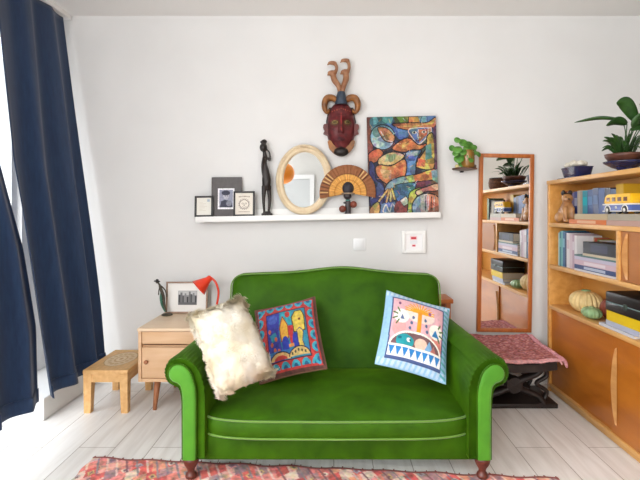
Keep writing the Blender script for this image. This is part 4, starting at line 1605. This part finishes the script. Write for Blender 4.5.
grid(b, lambda u, v: seat_f(u, v, True), 16, 6)
grid(b, lambda u, v: seat_f(u, v, False), 16, 6)
for vv in (0, 1):
    grid(b, lambda u, v: seat_f(u, vv, True) if v > 0.5 else seat_f(u, vv, False), 16, 1)
for uu in (0, 1):
    grid(b, lambda u, v: seat_f(uu, u, True) if v > 0.5 else seat_f(uu, u, False), 6, 1)
bmesh.ops.remove_doubles(b, verts=b.verts[:], dist=1e-5)
obj('seat', b, M['dark'], ds, True, 40)
for y in (-0.10, 0.15):
    for sgn in (-1, 1):
        b = BM()
        tube(b, cat([(sgn * 0.19, y, 0.03), (sgn * 0.15, y, 0.075), (sgn * 0.05, y, 0.115), (-sgn * 0.05, y, 0.175), (-sgn * 0.15, y, 0.215), (-sgn * 0.20, y, 0.28)], 6), [0.036, 0.03, 0.03, 0.03, 0.03, 0.038], 12, flat=0.7)
        obj('crossed_leg', b, M['dark'], ds, True)
    b = BM()
    lathe(b, [(0.05, -0.028), (0.056, -0.015), (0.056, 0.015), (0.05, 0.028)], (0, y, 0.145), 24, Matrix.Rotation(rad(90), 4, 'X'))
    obj('boss', b, M['dark'], ds, True, 40)
    for sgn in (-1, 1):
        b = BM()
        tube(b, cat([(sgn * 0.19, y, 0.04), (sgn * 0.215, y, 0.10), (sgn * 0.15, y, 0.15), (sgn * 0.215, y, 0.20), (sgn * 0.20, y, 0.27)], 6), 0.017, 10, flat=0.8)
        obj('scroll', b, M['dark'], ds, True)
obj('stretcher', bx(-0.025, 0.025, -0.10, 0.15, 0.125, 0.165, 0.006), M['dark'], ds)

cv = Canvas(110, 110, (196, 128, 130))
for j in range(55):
    for i in range(36):
        col = random.choice([(196, 130, 130), (174, 102, 104), (160, 90, 88), (208, 152, 148), (186, 114, 102), (168, 112, 118), (136, 76, 74)])
        o_ = 0.5 * (j % 2) / 36
        cv.rect(i / 36 + o_ - 0.02, j / 55, i / 36 + o_ + 0.012, (j + 1) / 55, col)
cv.rect(0, 0.955, 1, 1, (214, 158, 160))
cv.grain(0.12, 60, 0.15)


def throw_f(u, v):
    x = DX0 - 0.03 + (DX1 - DX0 + 0.055) * u
    y = 3.475 - 0.515 * v
    z = 0.352 - 0.014 * (1 - (2 * u - 1) ** 2) + 0.028 * max(0, (0.35 - v) / 0.35) ** 1.5
    z += 0.006 * noise.noise(Vector((x * 16, y * 16, 1))) + 0.003 * noise.noise(Vector((x * 60, y * 60, 3)))
    if u > 0.965:
        z -= 0.022 * ((u - 0.965) / 0.035) ** 1.4
    if v > 0.96:
        z -= 0.012 * ((v - 0.96) / 0.04)
    return (x, y, z)


th = canvas_mesh('throw', cv, throw_f, attr_mat('woven_throw', 0.95, bump=0.8, bscale=120))
th.modifiers.new('t', 'SOLIDIFY').thickness = 0.009
tag(th, 'pink woven throw with tassels laid over the dark carved stool', 'throw')
rr = random.Random(4)
for k in range(16):
    p = Vector(throw_f(1.0, 0.05 + 0.93 * k / 15))
    b = BM()
    d = Vector((rr.uniform(0.012, 0.022), rr.uniform(-.012, .012), 0))
    tube(b, cat([p + Vector((-0.012, 0, 0.016)), p + d * 0.5 + Vector((0, 0, 0.016)), p + d * 1.4 + Vector((0, 0, 0.002)), p + d * 2.2 + Vector((0, rr.uniform(-.012, .012), -rr.uniform(0.012, 0.05)))], 4), [0.007, 0.011, 0.010, 0.012, 0.006], 7)
    obj('tassel', b, varied('tassel_yarn', C(222, 164, 170), C(196, 130, 140), (80, 80, 80), 0.95) if k == 0 else bpy.data.materials['tassel_yarn'], th, True)

# ------------------------------------------------------------------ bookcase
BX0, BX1, BY0, BY1 = 1.525, 1.765, 1.35, 3.40
bk = thing('bookcase', 'long honey coloured wooden bookcase along the right wall', 'bookcase', (BX0, BY1, 0))
OB = Vector((BX0, BY1, 0))


def bb(x0, x1, y0, y1, z0, z1, r=0.002, bm=None):
    return bx(x0 - OB.x, x1 - OB.x, y0 - OB.y, y1 - OB.y, z0, z1, r, bm)


ZT, Z2, Z3, Z4, ZP = 1.477, 1.181, 0.889, 0.608, 0.055
TH = 0.026
obj('side_panel', bb(BX0, BX1, BY1 - 0.03, BY1, 0, ZT - TH), M['shelf'], bk, True, 30)
obj('side_panel', bb(BX0, BX1, BY0, BY0 + 0.03, 0, ZT - TH), M['shelf'], bk, True, 30)
obj('top_board', bb(BX0 - 0.004, BX1, BY0 - 0.004, BY1 + 0.004, ZT - TH, ZT), M['shelf_edge'], bk, True, 30)
for z in (Z2, Z3, Z4):
    obj('shelf', bb(BX0, BX1 - 0.008, BY0 + 0.03, BY1 - 0.03, z - TH, z), M['shelf_edge'], bk, True, 30)
obj('bottom_board', bb(BX0 - 0.006, BX1 - 0.008, BY0 + 0.03, BY1 - 0.03, ZP - 0.02, ZP), M['shelf_edge'], bk, True, 30)
obj('plinth', bb(BX0 + 0.012, BX0 + 0.03, BY0 + 0.03, BY1 - 0.03, 0, ZP - 0.02), M['shelf_edge'], bk, True, 30)
obj('back_panel', bb(BX1 - 0.008, BX1, BY0 + 0.03, BY1 - 0.03, ZP, ZT - TH, 0), M['shelf_back'], bk)
DV = 2.565
obj('divider', bb(BX0, BX1 - 0.008, DV - 0.014, DV + 0.014, Z3, Z2 - TH), M['shelf_edge'], bk, True, 30)
obj('divider', bb(BX0 + 0.03, BX1 - 0.008, DV + 0.02, DV + 0.04, ZP, Z4 - TH), M['shelf'], bk)


def crescent(y, zc, hgt, x, wdt):
    """a raised leaf-shaped pull: straight on the near side, bowed on the far side"""
    b_ = BM()
    n_ = 24
    ins = [[], [], []]
    for k in range(n_ + 1):
        t = -1 + 2 * k / n_
        bow = wdt * (1 - t * t)
        ins[0].append((x, y + bow, zc + t * hgt / 2))
        ins[1].append((x - 0.012, y + bow * 0.75, zc + t * hgt / 2 * 0.97))
        ins[2].append((x - 0.003, y - 0.003, zc + t * hgt / 2))
    for a, c in ((0, 1), (1, 2)):
        va = [b_.verts.new(p) for p in ins[a]]
        vc = [b_.verts.new(p) for p in ins[c]]
        for k in range(n_):
            b_.faces.new((va[k], va[k + 1], vc[k + 1], vc[k]))
    bmesh.ops.remove_doubles(b_, verts=b_.verts[:], dist=1e-5)
    bmesh.ops.translate(b_, vec=-OB, verts=b_.verts[:])
    return b_


d1 = obj('door', bb(BX0 + 0.010, BX0 + 0.026, DV - 0.014 - 0.60, DV - 0.014, Z3 + 0.002, Z2 - TH - 0.002, 0.001), M['door_dark'], bk)
obj('handle', crescent(DV - 0.075, (Z3 + Z2 - TH) / 2, 0.24, BX0 + 0.010, 0.045), M['pull'], d1, True, 40)
d2 = obj('door', bb(BX0 + 0.016, BX0 + 0.03, 2.60, BY1 - 0.03, ZP, Z4 - TH, 0.001), M['door'], bk)
d3 = obj('door', bb(BX0 + 0.004, BX0 + 0.016, BY0 + 0.03, 2.62, ZP, Z4 - TH, 0.001), M['door'], bk)
obj('handle', crescent(2.575, (ZP + Z4 - TH) / 2, 0.42, BX0 + 0.004, 0.05), M['pull'], d3, True, 40)


# ------------------------------------------------------------------ books
bcount = [0]
BMAT = {}


def bmat(col):
    if col not in BMAT:
        BMAT[col] = new_mat('book_cloth', C(*[max(0, (c_ - 14)) * 0.93 for c_ in col]), 0.45)
    return BMAT[col]


def book(label, col, loc, size, upright=True, group=None, band=None, name='book', rotz=0.0, lean=0.0):
    """spine towards -X. upright: size=(depth x, thick y, height z); flat: size=(depth x, length y, thick z). loc = spine-side low corner, at the far (+Y) end"""
    sx, sy, sz = size
    root = thing(name, label, 'book', loc, (lean, 0, rotz), group)
    t = 0.0025
    b_ = BM()
    if upright:
        bx(0, t, -sy, 0, 0, sz, 0.0, b_)
        bx(t, sx, -t, 0, 0, sz, 0.0, b_)
        bx(t, sx, -sy, -sy + t, 0, sz, 0.0, b_)
        pg = bx(t, sx - 0.004, -sy + t, -t, 0.003, sz - 0.003)
    else:
        bx(0, t, -sy, 0, 0, sz, 0.0, b_)
        bx(t, sx, -sy, 0, 0, t, 0.0, b_)
        bx(t, sx, -sy, 0, sz - t, sz, 0.0, b_)
        pg = bx(t, sx - 0.004, -sy + 0.003, -0.003, t, sz - t)
    obj('cover', b_, bmat(col), root)
    obj('pages', pg, M['pages'], root)
    if band:
        if upright:
            bd = bx(-0.0008, 0.0, -sy * 0.9, -sy * 0.1, sz * 0.55, sz * 0.8)
        else:
            bd = bx(-0.0008, 0.0, -sy * 0.75, -sy * 0.25, sz * 0.2, sz * 0.8)
        obj('spine_label', bd, bmat(band), root)
    return root


g1 = 'upright books on the top shelf'
y = 3.345
ZS = Z2 + 0.0008
row = [((150, 52, 48), .030, .218, None, 'dark red book standing behind the ceramic animal on the top shelf'),
       ((226, 190, 160), .022, .215, None, 'pale peach book third from the bookcase end on the top shelf'),
       ((52, 78, 150), .026, .205, (190, 200, 230), 'royal blue book right of the ceramic animal on the top shelf'),
       ((140, 130, 190), .024, .205, None, 'lavender book between the two blue ones on the top shelf'),
       ((62, 92, 170), .030, .210, (200, 210, 240), 'mid blue book with pale label left of the cream ones on the top shelf'),
       ((224, 214, 196), .030, .215, None, 'thick cream book left of the turquoise one on the top shelf'),
       ((196, 186, 170), .020, .215, None, 'greyish cream book beside the turquoise one on the top shelf'),
       ((70, 170, 190), .046, .212, (40, 200, 214), 'turquoise book with bright label in the middle of the top shelf'),
       ((58, 92, 146), .048, .215, (110, 150, 200), 'wide steel blue book right of the turquoise one on the top shelf'),
       ((48, 70, 120), .050, .222, (90, 120, 170), 'dark blue book left of the toy bus roof on the top shelf'),
       ((70, 100, 160), .050, .218, None, 'faded blue book behind the toy bus bonnet on the top shelf'),
       ((60, 66, 90), .046, .216, None, 'dark slate book behind the middle of the toy bus on the top shelf'),
       ((86, 110, 150), .044, .206, None, 'grey blue book left of the yellow one behind the toy bus'),
       ((232, 188, 52), .055, .232, None, 'yellow book behind the toy bus on the top shelf')]
for col, t, h, band, lab in row:
    book(lab, col, (BX0 + 0.095, y, ZS), (0.125, t * 1.25, h), True, g1, band)
    y -= t * 1.25 + 0.002

g2 = 'flat books on the top shelf'
book('orange book lying flat under the toy bus on the top shelf', (232, 128, 60), (BX0 + 0.004, 3.10, ZS), (0.088, 0.42, 0.028), False, g2, (244, 190, 150))
book('pale rose book lying flat at the right picture edge on the top shelf', (206, 170, 158), (BX0 + 0.004, 2.675, ZS), (0.088, 0.30, 0.028), False, g2)
book('beige book lying flat on the orange one under the toy bus', (206, 186, 150), (BX0 + 0.006, 3.03, ZS + 0.0288), (0.086, 0.36, 0.034), False, g2)
book('grey beige book lying flat at the right picture edge under the toy bus', (186, 178, 160), (BX0 + 0.006, 2.665, ZS + 0.0288), (0.086, 0.28, 0.034), False, g2)

# middle shelf, left bay
g3 = 'upright books on the middle shelf'
ZS = Z3 + 0.0008
y = 3.30
row = [((190, 214, 206), .016, .225, None, 'pale mint book at the far end of the middle shelf'),
       ((44, 130, 140), .020, .235, (120, 190, 180), 'teal book second from the far end of the middle shelf'),
       ((126, 196, 196), .018, .240, None, 'light turquoise tall book on the middle shelf'),
       ((40, 104, 150), .024, .236, (140, 190, 210), 'strong blue book left of the white ones on the middle shelf'),
       ((28, 66, 108), .018, .232, None, 'dark navy book left of the white ones on the middle shelf'),
       ((236, 232, 232), .034, .228, (220, 200, 206), 'wide white book in the middle of the upright row on the middle shelf'),
       ((226, 206, 214), .030, .222, None, 'pale pink book right of the wide white one on the middle shelf'),
       ((198, 170, 184), .022, .220, (230, 220, 226), 'mauve pink book in the middle of the middle shelf'),
       ((238, 236, 236), .026, .216, None, 'slim white book right of the mauve pink one on the middle shelf')]
for col, t, h, band, lab in row:
    book(lab, col, (BX0 + 0.03, y, ZS), (0.16, t * 1.15, h), True, g3, band)
    y -= t * 1.15 + 0.0015
yb = y
row2 = [((206, 160, 120), .016, .205, None, 'tan book left of the red one behind the flat stack, middle shelf'),
        ((206, 70, 40), .024, .200, (240, 190, 120), 'red orange book behind the flat stack on the middle shelf'),
        ((120, 150, 80), .022, .195, (210, 120, 150), 'green book behind the flat stack on the middle shelf'),
        ((230, 222, 214), .026, .19, None, 'ivory book left of the black box set on the middle shelf'),
        ((180, 196, 214), .024, .185, None, 'pale blue grey book left of the black box set on the middle shelf')]
for col, t, h, band, lab in row2:
    book(lab, col, (BX0 + 0.135, y, ZS), (0.09, t, h), True, g3, band)
    y -= t + 0.002
g4 = 'flat books stacked on the middle shelf'
y0 = yb - 0.004
ln = y0 - (DV + 0.016) - 0.004
z = ZS
for col, t, lab, band in (((232, 230, 234), .012, 'white book at the bottom of the flat stack on the middle shelf', None),
                          ((70, 92, 140), .026, 'slate blue book second from the bottom of the flat stack', (200, 210, 230)),
                          ((226, 196, 206), .030, 'pink book in the middle of the flat stack on the middle shelf', (244, 230, 236)),
                          ((214, 206, 226), .020, 'pale lilac book under the teal one in the flat stack', None),
                          ((90, 130, 130), .010, 'thin teal book near the top of the flat stack', None)):
    book(lab, col, (BX0 + 0.012, y0, z), (0.118, ln, t), False, g4, band)
    z += t + 0.0006
book('cream book directly under the black box set on the middle shelf', (222, 208, 180), (BX0 + 0.012, y0 - 0.10, z), (0.118, ln - 0.105, 0.014), False, g4)
z += 0.0146
book('thick black box set lying on top of the flat stack on the middle shelf', (30, 34, 48), (BX0 + 0.014, y0 - 0.10, z), (0.116, ln - 0.11, 0.070), False, None, (52, 60, 90))

# lower open shelf
ZS = Z4 + 0.0008
mg = book('white magazine lying at the bottom of the stack on the lower open shelf', (226, 228, 236), (BX0 + 0.010, 2.76, ZS), (0.21, 0.32, 0.016), False, 'magazines on the lower open shelf', None, 'magazine')
mg['category'] = 'magazine'
mg = book('pale blue grey magazine under the yellow box on the lower open shelf', (200, 206, 226), (BX0 + 0.016, 2.70, ZS + 0.0166), (0.20, 0.29, 0.028), False, 'magazines on the lower open shelf', None, 'magazine')
mg['category'] = 'magazine'
book('bright yellow thick book under the black case on the lower open shelf', (250, 214, 20), (BX0 + 0.014, 2.69, ZS + 0.0452), (0.20, 0.30, 0.054), False)
cs = thing('storage_case', 'flat black case with a pale lid line on top of the yellow book', 'case', (BX0 + 0.012, 2.70, ZS + 0.0998))
obj('body', bx(0, 0.20, -0.33, 0, 0, 0.046, 0.006), M['black'], cs, True, 40)
obj('lid', bx(0, 0.20, -0.33, 0, 0.049, 0.105, 0.008), M['black'], cs, True, 40)
obj('lid_line', bx(0.0015, 0.198, -0.3285, -0.0015, 0.0455, 0.0495), new_mat('lid_line', C(120, 150, 150), 0.4), cs)
obj('latch', bx(-0.003, 0.003, -0.20, -0.17, 0.03, 0.062, 0.002), new_mat('latch', C(44, 60, 50), 0.4), cs)


# ribbed gourds / shells
def gourd(name, label, loc, rx, ry, rz, ribs, mat, tilt=(0, 0, 0), topmat=None, cat_='ornament'):
    root = thing(name, label, cat_, loc, tilt)
    b_ = BM()
    nu, nv = ribs * 6, 18
    R_ = []
    for j in range(nv + 1):
        ph_ = -math.pi / 2 + math.pi * j / nv
        ring = []
        for i in range(nu):
            a = 2 * math.pi * i / nu
            k = 1 + 0.055 * math.cos(a * ribs) * math.cos(ph_)
            ring.append((rx * k * math.cos(a) * max(0.05, math.cos(ph_)) ** 0.8, ry * k * math.sin(a) * max(0.05, math.cos(ph_)) ** 0.8, rz * (1 + math.sin(ph_))))
        R_.append(ring)
    rings(b_, R_)
    obj('body', b_, mat, root, True)
    b_ = BM()
    lathe(b_, [(rx * 0.30, 0), (rx * 0.34, rz * 0.06), (rx * 0.22, rz * 0.14), (rx * 0.08, rz * 0.15)], (0, 0, rz * 1.96), 20)
    obj('crown', b_, topmat or mat, root, True)
    return root


gm_c = varied('cream_ceramic', C(230, 204, 146), C(212, 182, 122), (12, 12, 40), 0.5)
gm_g = varied('green_glaze', C(150, 180, 130), C(116, 150, 104), (20, 20, 20), 0.35)
gm_r = varied('oxblood_ceramic', C(150, 74, 50), C(112, 50, 36), (20, 20, 20), 0.45)
gourd('ceramic_gourd', 'large cream ribbed ceramic gourd with a green top on the lower open shelf', (1.640, 3.10, ZS), 0.088, 0.118, 0.070, 20, gm_c, (0, 0, 0), gm_g)
gourd('ceramic_gourd', 'red brown ribbed ceramic gourd half hidden behind the cream one', (1.690, 2.905, ZS), 0.058, 0.066, 0.062, 12, gm_r)
gourd('ceramic_gourd', 'small flattened green ribbed gourd in front of the cream one', (1.582, 2.925, ZS), 0.050, 0.076, 0.034, 12, gm_g)
b = BM()
lathe(b, [(0.02, 0), (0.026, 0.004), (0.026, 0.045), (0.022, 0.05)], (0, 0, 0), 20)
o = obj('candle_glass', b, new_mat('pale_green_glass', C(200, 206, 150), 0.25), None, True)
o.location = (1.67, 2.80, ZS)
tag(o, 'small pale green glass between the gourds and the yellow book', 'glass')

# ------------------------------------------------------------------ ceramic animal
ZS = Z2 + 0.0008
AN_S = 1.12
an = thing('animal_figurine', 'tan ceramic sitting animal with dark ears at the far end of the top shelf', 'figurine', (1.571, 3.225, ZS + 0.006))
an.scale = (AN_S, AN_S * 1.2, AN_S)
b = BM()
ball(b, (0, 0.0, 0.052), (0.042, 0.050, 0.055))
ball(b, (0, -0.012, 0.085), (0.034, 0.036, 0.048))
ball(b, (-0.004, -0.022, 0.142), (0.030, 0.032, 0.030))
ball(b, (-0.016, -0.050, 0.134), (0.015, 0.020, 0.014))
for s in (-1, 1):
    tube(b, [(s * 0.020 - 0.006, -0.035, 0.09), (s * 0.022 - 0.008, -0.05, 0.008)], [0.016, 0.012], 10)
    ball(b, (s * 0.022 - 0.008, -0.058, 0.010), (0.012, 0.018, 0.010))
    ball(b, (s * 0.036, 0.012, 0.030), (0.018, 0.034, 0.030))
    tube(b, [(s * 0.018 - 0.004, -0.016, 0.160), (s * 0.024 - 0.004, -0.012, 0.186)], [0.012, 0.004], 8)
tube(b, cat([(0, 0.045, 0.02), (0.0, 0.075, 0.035), (0.0, 0.07, 0.075)], 5), [0.012, 0.011, 0.007], 8)
blob('body', b, varied('tan_glaze', C(192, 140, 84), C(132, 80, 44), (18, 18, 18), 0.35), an, 0.004, 4)
for s in (-1, 1):
    b = BM()
    ball(b, (s * 0.020 - 0.004, -0.016, 0.174), (0.013, 0.010, 0.018))
    obj('ear', b, M['dark'], an, True)
    b = BM()
    ball(b, (s * 0.012 - 0.016, -0.049, 0.150), 0.0035, None, 10)
    obj('eye', b, M['black'], an, True)
b = BM()
ball(b, (-0.022, -0.068, 0.137), (0.006, 0.005, 0.005), None, 10)
obj('nose', b, M['black'], an, True)
b = BM()
ball(b, (0, -0.014, 0.166), (0.024, 0.024, 0.011))
obj('cap', b, M['dark'], an, True)

# ------------------------------------------------------------------ toy bus
bus = thing('toy_bus', 'yellow and blue toy bus standing on the flat books on the top shelf', 'toy', (1.573, 2.60, ZS + 0.0288 + 0.0348))
M['bus_y'] = new_mat('toy_yellow', C(246, 192, 36), 0.3, coat=0.4)
M['bus_b'] = new_mat('toy_blue', C(84, 104, 168), 0.3, coat=0.4)
M['bus_w'] = new_mat('toy_white', C(232, 228, 220), 0.35)


def side_prism(poly, x0, x1, r=0.004):
    b_ = BM()
    prism(b_, poly, 'x', x0, x1)
    bmesh.ops.bevel(b_, geom=b_.edges[:], offset=r, segments=2, affect='EDGES')
    return b_


obj('lower_body', side_prism([(0.128, 0.014), (0.128, 0.050), (-0.128, 0.050), (-0.128, 0.014)], -0.034, 0.034), M['bus_b'], bus, True, 40)
obj('stripe', bx(-0.0355, 0.0355, -0.130, 0.130, 0.048, 0.056, 0.002), M['bus_w'], bus, True, 40)
obj('sill_stripe', bx(-0.0355, 0.0355, -0.130, 0.130, 0.012, 0.018, 0.002), M['bus_w'], bus, True, 40)
obj('roof', side_prism([(0.126, 0.055), (0.112, 0.098), (0.09, 0.108), (-0.118, 0.108), (-0.128, 0.096), (-0.128, 0.055)], -0.033, 0.033, 0.006), M['bus_y'], bus, True, 40)
for k in range(4):
    obj('window', bx(-0.0345, -0.0325, 0.060 - k * 0.052, 0.092 - k * 0.052, 0.068, 0.090, 0.001), new_mat('toy_window', C(96, 50, 30), 0.25) if k == 0 else bpy.data.materials['toy_window'], bus)
for y in (0.078, -0.078):
    for s in (-1, 1):
        b = BM()
        lathe(b, [(0.014, -0.008), (0.020, -0.008), (0.021, 0), (0.020, 0.008), (0.014, 0.008)], (s * 0.030, y, 0.021), 22, Matrix.Rotation(rad(90), 4, 'Y'))
        wh = obj('wheel', b, M['black'], bus, True, 40)
        b = BM()
        lathe(b, [(0.011, -0.002), (0.009, 0.002)], (s * 0.0385, y, 0.021), 16, Matrix.Rotation(rad(90), 4, 'Y'))
        obj('hub', b, M['bus_w'], wh, True)
    b = BM()
    tube(b, [(-0.0355, y + 0.026 * math.cos(a), 0.021 + 0.026 * math.sin(a)) for a in np.linspace(0, math.pi, 14)], 0.003, 6)
    obj('wheel_arch', b, M['bus_w'], bus, True)
b = BM()
tube(b, [(-0.037, 0, 0.034), (-0.0345, 0, 0.034)], 0.008, 14)
obj('badge', b, M['bus_w'], bus, True)

# ------------------------------------------------------------------ top of the bookcase
ZS = ZT + 0.0008
dx, dy = 1.640, 3.215
sc_ = thing('saucer', 'dark blue saucer under the square blue dish on the bookcase top', 'saucer', (dx, dy, ZS))
b = BM()
box(b, (0, 0, 0.005), (0.150, 0.25, 0.010), 0.003)
M['cobalt'] = varied('cobalt_glaze', C(38, 46, 92), C(28, 32, 66), (20, 20, 20), 0.25, coat=0.4)
obj('plate', b, M['cobalt'], sc_, True, 40)
ds2 = thing('dish', 'rectangular dark blue glazed dish holding white stones on the bookcase top', 'dish', (dx, dy, ZS + 0.0108))
b = BM()


def rr_ring(wx, wy, z, n=40, e=0.35):
    return [(wx * math.copysign(abs(math.cos(2 * math.pi * k / n)) ** e, math.cos(2 * math.pi * k / n)), wy * math.copysign(abs(math.sin(2 * math.pi * k / n)) ** e, math.sin(2 * math.pi * k / n)), z) for k in range(n)]


rings(b, [rr_ring(0.048, 0.088, 0), rr_ring(0.054, 0.096, 0.008), rr_ring(0.064, 0.108, 0.058), rr_ring(0.068, 0.112, 0.066), rr_ring(0.063, 0.107, 0.066), rr_ring(0.058, 0.100, 0.050), rr_ring(0.03, 0.06, 0.048)])
obj('bowl', b, M['cobalt'], ds2, True, 50)
stw = varied('white_stone', C(228, 222, 208), C(206, 196, 176), (40, 40, 40), 0.6)
first = None
spots = [(-0.022, 0.06, 0.034, 'white stone at the far end of the blue dish'), (0.018, 0.045, 0.034, 'white stone against the wall side far end of the blue dish'), (-0.018, 0.018, 0.036, 'white stone in the front middle of the blue dish'), (0.020, -0.002, 0.034, 'white stone in the rear middle of the blue dish'), (-0.020, -0.030, 0.035, 'white stone right of the middle one in the blue dish'), (0.012, -0.052, 0.034, 'white stone near the rear right of the blue dish'), (-0.014, -0.066, 0.034, 'white stone at the near end of the blue dish'), (0.0, 0.036, 0.050, 'topmost white stone piled in the blue dish')]
for k, (ax_, ay_, az_, lab) in enumerate(spots):
    if first is None:
        b = BM()
        ball(b, (0, 0, 0.018), (0.022, 0.026, 0.019), None, 14)
        for v in b.verts:
            v.co += v.co.normalized() * 0.003 * noise.noise(v.co * 60)
        first = obj('stone', b, stw, None, True)
        o = first
    else:
        o = first.copy()
        COL.objects.link(o)
    o.location = (dx + ax_ * 1.2, dy + ay_ * 1.2, ZS + 0.0108 + az_ + 0.034)
    o.rotation_euler = (0, 0, k * 1.3)
    tag(o, lab, 'stone', 'white stones in the blue dish')

# bowl planter
px_, py_ = 1.645, 2.69
pb = thing('potted_plant', 'broad-leaved green plant in a brown bowl on the bookcase top', 'plant', (px_, py_, ZS + 0.058))
st2 = thing('bowl', 'footed dark blue bowl carrying the brown plant bowl on the bookcase top', 'bowl', (px_, py_, ZS))
b = BM()
lathe(b, [(0.045, 0), (0.05, 0.006), (0.040, 0.016), (0.07, 0.028), (0.108, 0.052), (0.113, 0.060), (0.108, 0.060), (0.07, 0.040), (0.02, 0.034)], (0, 0, 0), 40)
obj('body', b, M['cobalt'], st2, True)
b = BM()
lathe(b, [(0.050, -0.012), (0.085, 0.006), (0.102, 0.030), (0.106, 0.044), (0.100, 0.044), (0.094, 0.034), (0.02, 0.032)], (0, 0, 0), 40)
brn = varied('brown_clay', C(104, 62, 46), C(78, 44, 34), (24, 24, 24), 0.45)
obj('pot', b, brn, pb, True)
b = BM()
lathe(b, [(0.094, 0.032), (0.06, 0.040), (0.0, 0.043)], (0, 0, 0), 30)
obj('soil', b, M['soil'], pb, True)
pbo = Vector(pb.location)


def leaf(bm, base, ctrl, tip, wd_, n=14, roll=0.0, cup=0.15):
    P_ = cat([base, ctrl, tip], 8)
    m_ = len(P_)
    rowL, rowC, rowR = [], [], []
    for i, p in enumerate(P_):
        t = i / (m_ - 1)
        d = (P_[min(i + 1, m_ - 1)] - P_[max(i - 1, 0)]).normalized()
        s = d.cross(Vector((0, 0, 1)))
        if s.length < 0.05:
            s = Vector((1, 0, 0))
        s.normalize()
        s.rotate(Matrix.Rotation(roll, 3, d))
        nrm = s.cross(d)
        w__ = wd_ * (math.sin(math.pi * min(1, t * 0.94 + 0.06)) ** 0.8) * (1 if t < 0.6 else 1 - 0.25 * (t - 0.6))
        rowC.append(bm.verts.new(p))
        rowL.append(bm.verts.new(p - s * w__ + nrm * cup * w__))
        rowR.append(bm.verts.new(p + s * w__ + nrm * cup * w__))
    for i in range(m_ - 1):
        bm.faces.new((rowL[i], rowC[i], rowC[i + 1], rowL[i + 1]))
        bm.faces.new((rowC[i], rowR[i], rowR[i + 1], rowC[i + 1]))


def pp(x_, y_, Y_):
    return at(x_, y_, Y_) - pbo


bl, bs = BM(), BM()
root0 = Vector((0, 0, 0.04))
big = [((637, 122), (626, 104), (616.5, 102.5), 2.62, .036, 0.9), ((627, 124), (617, 121), (606, 125.5), 2.66, .026, 0.9), ((633, 128), (640, 118), (652, 110), 2.60, .034, -0.6), ((641, 122), (646, 112), (640, 103), 2.68, .02, 1.0), ((630, 130), (642, 128), (656, 128), 2.56, .03, 0.6), ((648, 118), (656, 104), (668, 98), 2.6, .032, 0.5)]
for a, c, d, Yq, wd_, rl_ in big:
    A, Cc, D = pp(*a, Yq), pp(*c, Yq - 0.02), pp(*d, Yq - 0.03)
    tube(bs, cat([root0, (A.x * 0.5, A.y * 0.4, A.z * 0.6), A], 6), 0.003, 6)
    leaf(bl, A, Cc, D, wd_, roll=rl_)
# long thin drooping leaf
A, Cc, D = pp(622, 120, 2.72), pp(600, 118, 2.76), pp(574, 122.5, 2.82)
tube(bs, cat([root0, (A.x * 0.5, 0, A.z * 0.7), A], 6), 0.003, 6)
leaf(bl, A, Cc, D, 0.013, roll=0.8)
rr = random.Random(9)
for k in range(44):                                     # low feathery growth
    ex, ey = rr.uniform(601, 648), rr.uniform(133, 152)
    Yq = rr.uniform(2.58, 2.78)
    D = pp(ex, ey, Yq)
    b0 = Vector((D.x * 0.35, D.y * 0.35, 0.04))
    leaf(bl, b0, (b0 + D) / 2 + Vector((0, 0, 0.03)), D, rr.uniform(0.006, 0.012), roll=rr.uniform(-0.5, 0.9))
obj('stems', bs, M['leaf_dark'], pb, True)
o = obj('foliage', bl, M['leaf_dark'], pb, True)
o.modifiers.new('t', 'SOLIDIFY').thickness = 0.001

# things further along the bookcase that only the tall mirror shows
bsk = thing('basket', 'round woven brown basket on the bookcase top, seen in the tall mirror', 'basket', (1.645, 2.28, ZS))
b = BM()
lathe(b, [(0.075, 0), (0.092, 0.03), (0.096, 0.07), (0.086, 0.11), (0.080, 0.11), (0.088, 0.07), (0.07, 0.01)], (0, 0, 0), 36)
obj('body', b, varied('wicker', C(120, 80, 50), C(70, 44, 30), (60, 60, 90), 0.8), bsk, True)
b = BM()
tube(b, [(0.084 * math.cos(a), 0.084 * math.sin(a), 0.112) for a in np.linspace(0, 2 * math.pi, 36, endpoint=False)], 0.006, 6, closed=True)
obj('rim', b, M['dark'], bsk, True)
cv = Canvas(50, 60, (240, 236, 228), 1.2)
cv.rect(0.25, 0.25, 0.75, 0.75, (140, 150, 160))
cv.rect(0.35, 0.4, 0.6, 0.75, (80, 90, 100))
fr = framed('framed_photo', 'white matted frame standing on the top shelf, seen in the tall mirror', (1.60, 2.33, Z2 + 0.003), 0.17, 0.185, 0.012, M['black'], cv, 0.0)
fr.rotation_euler = (-0.1, 0, rad(-125))
fr.location.z += 0.012
book('olive green book standing near the white matted frame, seen in the tall mirror', (86, 120, 62), (BX0 + 0.05, 2.20, Z2 + 0.001), (0.15, 0.05, 0.215), True)

# ------------------------------------------------------------------ orange pendant reflected in the oval mirror
pd = thing('pendant_lamp', 'round orange pendant lamp reflected in the oval mirror', 'lamp', (-0.63, 0.75, 1.83))
b = BM()
ball(b, (0, 0, 0), (0.15, 0.15, 0.14))
obj('lamp_shade', b, new_mat('orange_shade', C(246, 150, 40), 0.5), pd, True)
b = BM()
tube(b, [(0, 0, 0.13), (0, 0, ZC - 1.83)], 0.004, 8)
obj('cord', b, M['white_plastic'], pd, True)
